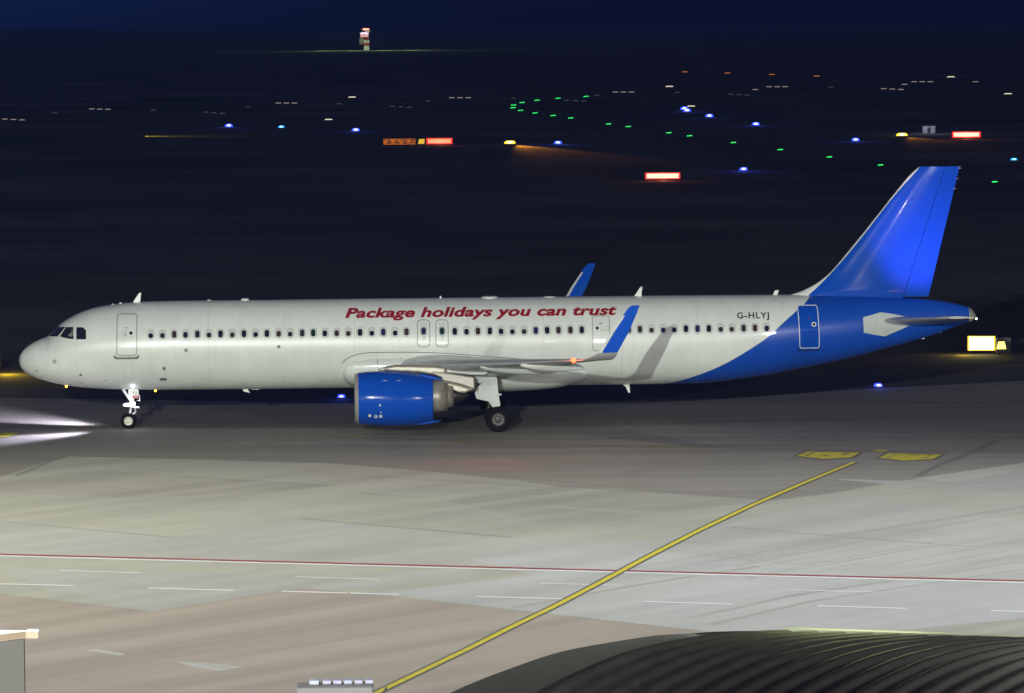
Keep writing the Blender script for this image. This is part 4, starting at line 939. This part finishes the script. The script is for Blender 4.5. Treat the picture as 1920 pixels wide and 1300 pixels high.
def blotch(m, lo, hi):
    n = m.node_tree.nodes; l = m.node_tree.links; b = n['Principled BSDF']; t = n.new('ShaderNodeTexCoord'); z = n.new('ShaderNodeTexNoise'); mp = n.new('ShaderNodeMapping'); mp.inputs['Scale'].default_value = (1, 1, 3)
    l.new(t.outputs['Object'], mp.inputs[0]); l.new(mp.outputs[0], z.inputs[0]); z.inputs['Scale'].default_value = 1.6; r = n.new('ShaderNodeMapRange'); r.inputs[1].default_value = .35; r.inputs[2].default_value = .65; r.inputs[3].default_value = lo; r.inputs[4].default_value = hi
    l.new(z.outputs[0], r.inputs[0]); l.new(r.outputs[0], b.inputs['Emission Strength'])
blotch(faceO, .12, .55)
sign(1209.5, 1275.5, 323.5, 336.5, 338.5, faceR, rimR, 'glowing red mandatory sign with washed out white writing just left of the tail fin', glow=(150, (1, .2, .08)))
sign(1785, 1839, 246.8, 258.5, 260.5, faceR, rimR, 'glowing red sign above the tail fin near the right picture edge', glow=(260, (1, .2, .08)))
sign(799.5, 848.5, 258.8, 270.8, 272.5, faceR2, rimR, 'bright red part of the sign row, right of the orange panels', glow=(120, (1, .2, .08)))
r_, s, W_, z0, z1 = sign(718.5, 779, 260, 272, 273.5, faceO, faceO, 'dim orange sign with blurred dark writing at the left of the sign row')
for i in range(4):
    x = -W_/2+W_*(.12+.24*i); MB().box(x, x+W_*.13, -.045, -.032, z0+(z1-z0)*.25, z0+(z1-z0)*.42).build('dark_writing', M['base'], r_); MB().box(x+.1, x+W_*.11, -.045, -.032, z0+(z1-z0)*.6, z0+(z1-z0)*.72).build('dark_writing', M['base'], r_)
Lyg = em('yellow_letter', (1, .62, .02), .8)
r_, s, W_, z0, z1 = sign(781, 798.5, 259.5, 271.5, 273, M['base'], M['base'], 'small black sign with a yellow letter between the orange and red panels')
slab('glyph', [(-W_*.35, z0+.12), (W_*.32, z0+.12), (W_*.36, z1-.12), (-W_*.22, z1-.12)], .02, Lyg, r_, y0=-.05)
r_, s, W_, z0, z1 = sign(1814, 1866.5, 629.5, 658.5, 664, faceY, rimY, 'glaring yellow taxiway sign on the grass right of the jet tail', slope=radians(-9), glow=(16, (1, .72, .05)), inset=2.4)
o = lamp('sign_glow', (-W_*.6, -1.0, .35), 60, (1, .70, .03), None, radius=.2, parent=r_)
r_, s, W_, z0, z1 = sign(1868.5, 1896, 633, 663, 667, M['base'], M['plate'], 'dark sign panel with one small glowing yellow letter beside the yellow sign', inset=.3)
slab('glyph', [(-W_*.5, z0+(z1-z0)*.28), (W_*.14, z0+(z1-z0)*.28), (W_*.03, z0+(z1-z0)*.74), (-W_*.38, z0+(z1-z0)*.74)], .02, em('yellow_glyph', (1, .75, .12), 3), r_, y0=-.05)
# the sign ahead of the nose stands left of the frame; its yellow light falls on the grass
q = G(-28, 700); r_ = tag(empty('airfield_sign', (q.x, q.y, 0)), 'yellow taxiway sign ahead of the jet nose at the left picture edge', 'airfield sign')
MB().box(-.8, .8, 0, .3, .15, 1.0).build('housing', M['base'], r_, bevel=.03); MB().box(-.78, .78, -.02, -.004, .17, .98).build('lit_panel', rimY, r_)
for x in (-.6, .6): MB().tube((x, .15, 0), (x, .15, .16), .04).build('leg', M['base'], r_)
lamp('sign_glow', (1.3, -1.0, .5), 200, (1, .70, .03), None, radius=.2, parent=r_)

# small shelter far off on the right
g = G(1742, 250); a, b = P(1731, 248, g.y), P(1754, 236.5, g.y)
r_ = tag(empty('equipment_shelter', (g.x, g.y, 0)), 'small dim grey equipment shelter standing left of the upper right red sign', 'shelter'); W_ = b.x-a.x
MB().box(-W_/2, W_/2, 0, 2, .0, b.z).build('wall', mat('shelter_grey', (.55, .55, .62), .7, noise=.1), r_); MB().box(-W_/2-.1, W_/2+.1, -.1, 2.1, b.z+.002, b.z+.12).build('roof', M['base'], r_)
MB().box(-W_*.12, W_*.12, -.03, -.003, .02, b.z*.8).build('door', M['base'], r_)
lamp('shelter_light', (-1, -4, 3), 350, (.75, .8, 1), None, radius=.2, parent=r_)

# far radar tower -------------------------------------------------------------
g = G(685, 94.5); T = tag(empty('radar_tower', (g.x, g.y, 0)), 'distant red and white striped tower with glowing red top light on lit grass', 'tower'); D_ = (g-C).dot(FW); s = D_/FPX
red = mat('tower_red', (.40, .06, .03), .7, emis=(.4, .1, .06), estr=.0); wht = mat('tower_white', (.55, .6, .8), .7)
def tb(u0, u1, va, vb, m, name, dy=0, d=6): return MB().box((u0-685)*s, (u1-685)*s, dy, dy+d, (94-vb)*s, (94-va)*s).build(name, m, T)
tb(682, 692.5, 85.8, 94, wht, 'lower_shaft'); tb(682, 692.5, 80.3, 85.6, red, 'red_band'); tb(682, 692.5, 75.3, 80.1, wht, 'white_band'); tb(682, 692.5, 71.8, 75.1, red, 'red_band')
tb(674, 681.6, 72, 83, mat('tower_grey', (.25, .22, .25), .8), 'annex', 1, 5); tb(674, 692.8, 69.5, 71.6, mat('tower_dark', (.10, .04, .05), .7), 'gallery', -.3, 7)
tb(676, 691, 64.3, 69.3, em('lit_gallery', (1, .35, .42), .8), 'lit_cabin', 0, 6)
MB().lathe([(.01, 0), (7*s, .3*s), (8.2*s, 1.8*s), (7.5*s, 3.2*s), (4*s, 4.0*s), (.01, 4.1*s)], (-1.5*s, 3, (94-64.2)*s), 'z', 24).build('lamp_canopy', em('canopy_glow', (.9, .80, 1), 1.1), T, True)
MB().box(0, 9.8*s, 2, 4, (94-59.8)*s, (94-58)*s).build('platform', wht, T)
MB().tube((1.5*s, 3, (94-58)*s), (1.5*s, 3, (94-56.8)*s), .4).build('mast', wht, T)
MB().lathe([(.01, 0), (6*s, .3*s), (7.6*s, 2.2*s), (6*s, 4.2*s), (.01, 4.6*s)], (1.5*s, 3, (94-57)*s), 'z', 20).build('obstruction_lens', em('beacon_rim', (1, .0, .01), .9), T, True)
MB().lathe([(.01, 0), (5.6*s, .4*s), (6*s, 1.2*s), (5.6*s, 2.0*s), (.01, 2.4*s)], (1.5*s, 3-8*s, (94-56)*s), 'z', 20).build('beacon_lamp', em('beacon_core', (1, .55, .3), 3), T, True)
for fx_ in (-30, -8, 12, 34): lamp('tower_floodlight', (fx_, -40, 6), 1.3e4, (.75, 1, .42), None, radius=1, parent=T)

# ================================================================== FOREGROUND
# curved, ribbed roof at the lower right
roofm = mat('dark_roof_metal', (.034, .032, .029), .62, noise=.35, nscale=3)
capm = mat('dark_roof_edge', (.034, .034, .034), .5, noise=.15, nscale=2)
D0 = 74.0
def rcurve(pts, n=40):
    f = pchip([(i, p[0]) for i, p in enumerate(pts)]); h = pchip([(i, p[1]) for i, p in enumerate(pts)]); g_ = [(f(t), h(t)) for t in [i*(len(pts)-1)/n for i in range(n+1)]]
    return [W(u, v, D0-(1430-u)*.0115) for u, v in g_]
A_ = rcurve([(1470, 1188.5), (1400, 1187.5), (1330, 1186.5), (1250, 1190), (1130, 1207), (1053, 1222), (950, 1256), (888, 1280), (760, 1338)])
B_ = rcurve([(1478, 1191), (1440, 1191), (1380, 1194), (1300, 1201), (1191, 1223), (1120, 1249), (1053, 1280), (1000, 1310), (930, 1360)])
hall = tag(empty('arched_roof_building', (W(1700, 1400, D0).x, W(1700, 1400, D0).y, 0)), 'dark building with an arched ribbed metal roof at the lower right', 'building')
hl = hall.location
def loc(vs): return [(p[0]-hl.x, p[1]-hl.y, p[2]-hl.z) for p in vs]
mid = [a.lerp(b, .5)+Vector((0, 0, .05)) for a, b in zip(A_, B_)]
me_ = MB(); me_.loft([loc(A_), loc(mid), loc(B_)], cap=False, closed=False)
A2 = [p+Vector((-.05, .1, -.35)) for p in A_]; me_.loft([loc(A2), loc(A_)], cap=False, closed=False); me_.build('roof_edge', capm, hall, True)
T_ = (W(1430+51.3, 1183+1.75, D0)-W(1430, 1183, D0)); NR_ = 24
nrm = [(B_[min(i+1, 40)]-B_[max(i-1, 0)]).cross(T_).normalized() for i in range(41)]
nrm = [n if n.z > 0 else -n for n in nrm]
rows = []
prof = [(0, 0), (.06, .004), (.20, .045), (.34, .080), (.50, .090), (.66, .070), (.80, .018), (.93, .001)]
for r in range(NR_):
    for (t, h) in prof: rows.append(loc([p+T_*(r+t)+n*h for p, n in zip(B_, nrm)]))
m = MB(); m.loft(rows, cap=False, closed=False); m.build('ribbed_roof', roofm, hall, True)
# pale flashing along the crown and the wall below
fl = MB(); e0 = B_[0]+T_*0; 
c0 = W(1472, 1179.6, D0+.25); c1 = c0+T_*NR_
fl.add(loc([c0, c1, c1+Vector((0, .25, 0)), c0+Vector((0, .25, 0)), c0+Vector((0, 0, -.3)), c1+Vector((0, 0, -.3))]), [(0, 1, 2, 3), (0, 1, 5, 4)])
fl.build('crown_flashing', mat('pale_flashing', (.62, .68, .55), .6, noise=.1), hall)
bk = MB(); wl_ = [c0+Vector((0, .2, -.3)), c1+Vector((0, .2, -.3))]
bot = [B_[-1], B_[-1]+T_*NR_]
wm = MB(); wm.add(loc([wl_[0], wl_[1], Vector((wl_[1].x, wl_[1].y, 0)), Vector((wl_[0].x, wl_[0].y, 0))]), [(0, 1, 2, 3)])
wm.add(loc([bot[0], bot[1], Vector((bot[1].x, bot[1].y, 0)), Vector((bot[0].x, bot[0].y, 0))]), [(0, 1, 2, 3)])
side = [p for p in A2]; wm.add(loc(side+[Vector((side[-1].x, side[-1].y, 0)), Vector((side[0].x, side[0].y, 0))]), [tuple(range(len(side)+2))])
wm.build('wall', capm, hall)
lamp('added_roof_light', tuple(W(2500, 900, D0+2)), 1500, (1, 1, .86), None, radius=.8)  # unseen lamp added to rake across the roof ribs
lamp('added_roof_light', tuple(W(1620, 1090, D0+3)), 420, (.95, 1, .45), None, radius=1.2)  # second added lamp, tints the crown yellow-green

# flat roofed building at the lower left
h_ = 8.4
c = [G(73, 1182.5, h_), G(-260, 1176, h_), G(-260, 1222, h_), G(53, 1181.6, h_)]
bl = tag(empty('flat_roof_building', (c[1].x, c[1].y, 0)), 'corner of a grey building with a bright white flat roof edge at the lower left', 'building')
def bprism(pts, z0, z1, m, name):
    n = len(pts); a = [(p.x-bl.location.x, p.y-bl.location.y, z0) for p in pts]; b = [(x, y, z1) for x, y, _ in a]
    return raw(name, a+b, [tuple(range(n)), tuple(range(n, 2*n))]+[(i, (i+1) % n, n+(i+1) % n, n+i) for i in range(n)], m, bl)
bprism(c, h_-.015, h_, mat('white_roof', (.82, .83, .84), .6, noise=.04), 'roof')
bprism([p.lerp(c[1], .004) for p in c], h_-.135, h_-.017, mat('tan_fascia', (.30, .23, .17), .6, noise=.1, nscale=4), 'fascia')
wv = [G(46, 1181.9, h_), G(-260, 1177, h_), G(-260, 1220, h_), G(44.5, 1183.6, h_)]
bprism(wv, 0, h_-.138, mat('grey_wall', (.125, .118, .115), .8, noise=.06, nscale=1), 'wall')
gt = G(62, 1182.0, h_); MB().tube((G(53, 1181.5, h_).x-bl.location.x, G(53, 1181.5, h_).y-bl.location.y, h_-.01), (G(72, 1182, h_).x-bl.location.x, G(72, 1182, h_).y-bl.location.y, h_-.01), .028).build('gutter_end', mat('cream_gutter', (.72, .73, .66), .5), bl)
q = G(30, 1170, h_); lamp('added_roof_light', (q.x-3, q.y+1, h_+3), 900, (1, .98, .95), None, radius=.2)  # added lamp without a fitting, brightens the white roof edge

# service trolley cut by the bottom of the picture
def trolley():
    a, b = G(580, 1281, 1.3), G(700, 1284, 1.3); W_ = b.x-a.x; t = tag(empty('service_trolley', ((a.x+b.x)/2, a.y, 0)), 'low white service trolley with small boxes on top at the bottom edge', 'trolley')
    lav = mat('lavender_white_paint', (.40, .40, .54), .5, noise=.05); pale = mat('pale_white_paint', (.46, .48, .56), .5)
    MB().box(-W_/2-.35, W_/2, -.9, .2, .45, 1.30).build('body', mat('trolley_grey', (.22, .21, .22), .6), t, bevel=.05)
    for i in range(5):
        x = -W_/2+.35+i*(W_-.4)/4.6; MB().box(x, x+.22, -.3, .1, 1.302, 1.40).build('box', lav, t, bevel=.02)
    MB().box(-W_/2, -W_/2+.26, -.4, .12, 1.302, 1.42).build('end_box', pale, t, bevel=.03)
    for sx in (-1, 1):
        for yy in (-.8, .1): MB().lathe([(.02, -.06), (.22, -.06), (.25, 0), (.22, .06), (.02, .06)], (sx*W_*.36, yy, .25), 'y', 20).build('wheel', M['rubber'], t, True)
    MB().tube((W_/2, -.4, .6), (W_/2+.35, -.4, 1.22), .03).build('handle', M['base'], t)
trolley()
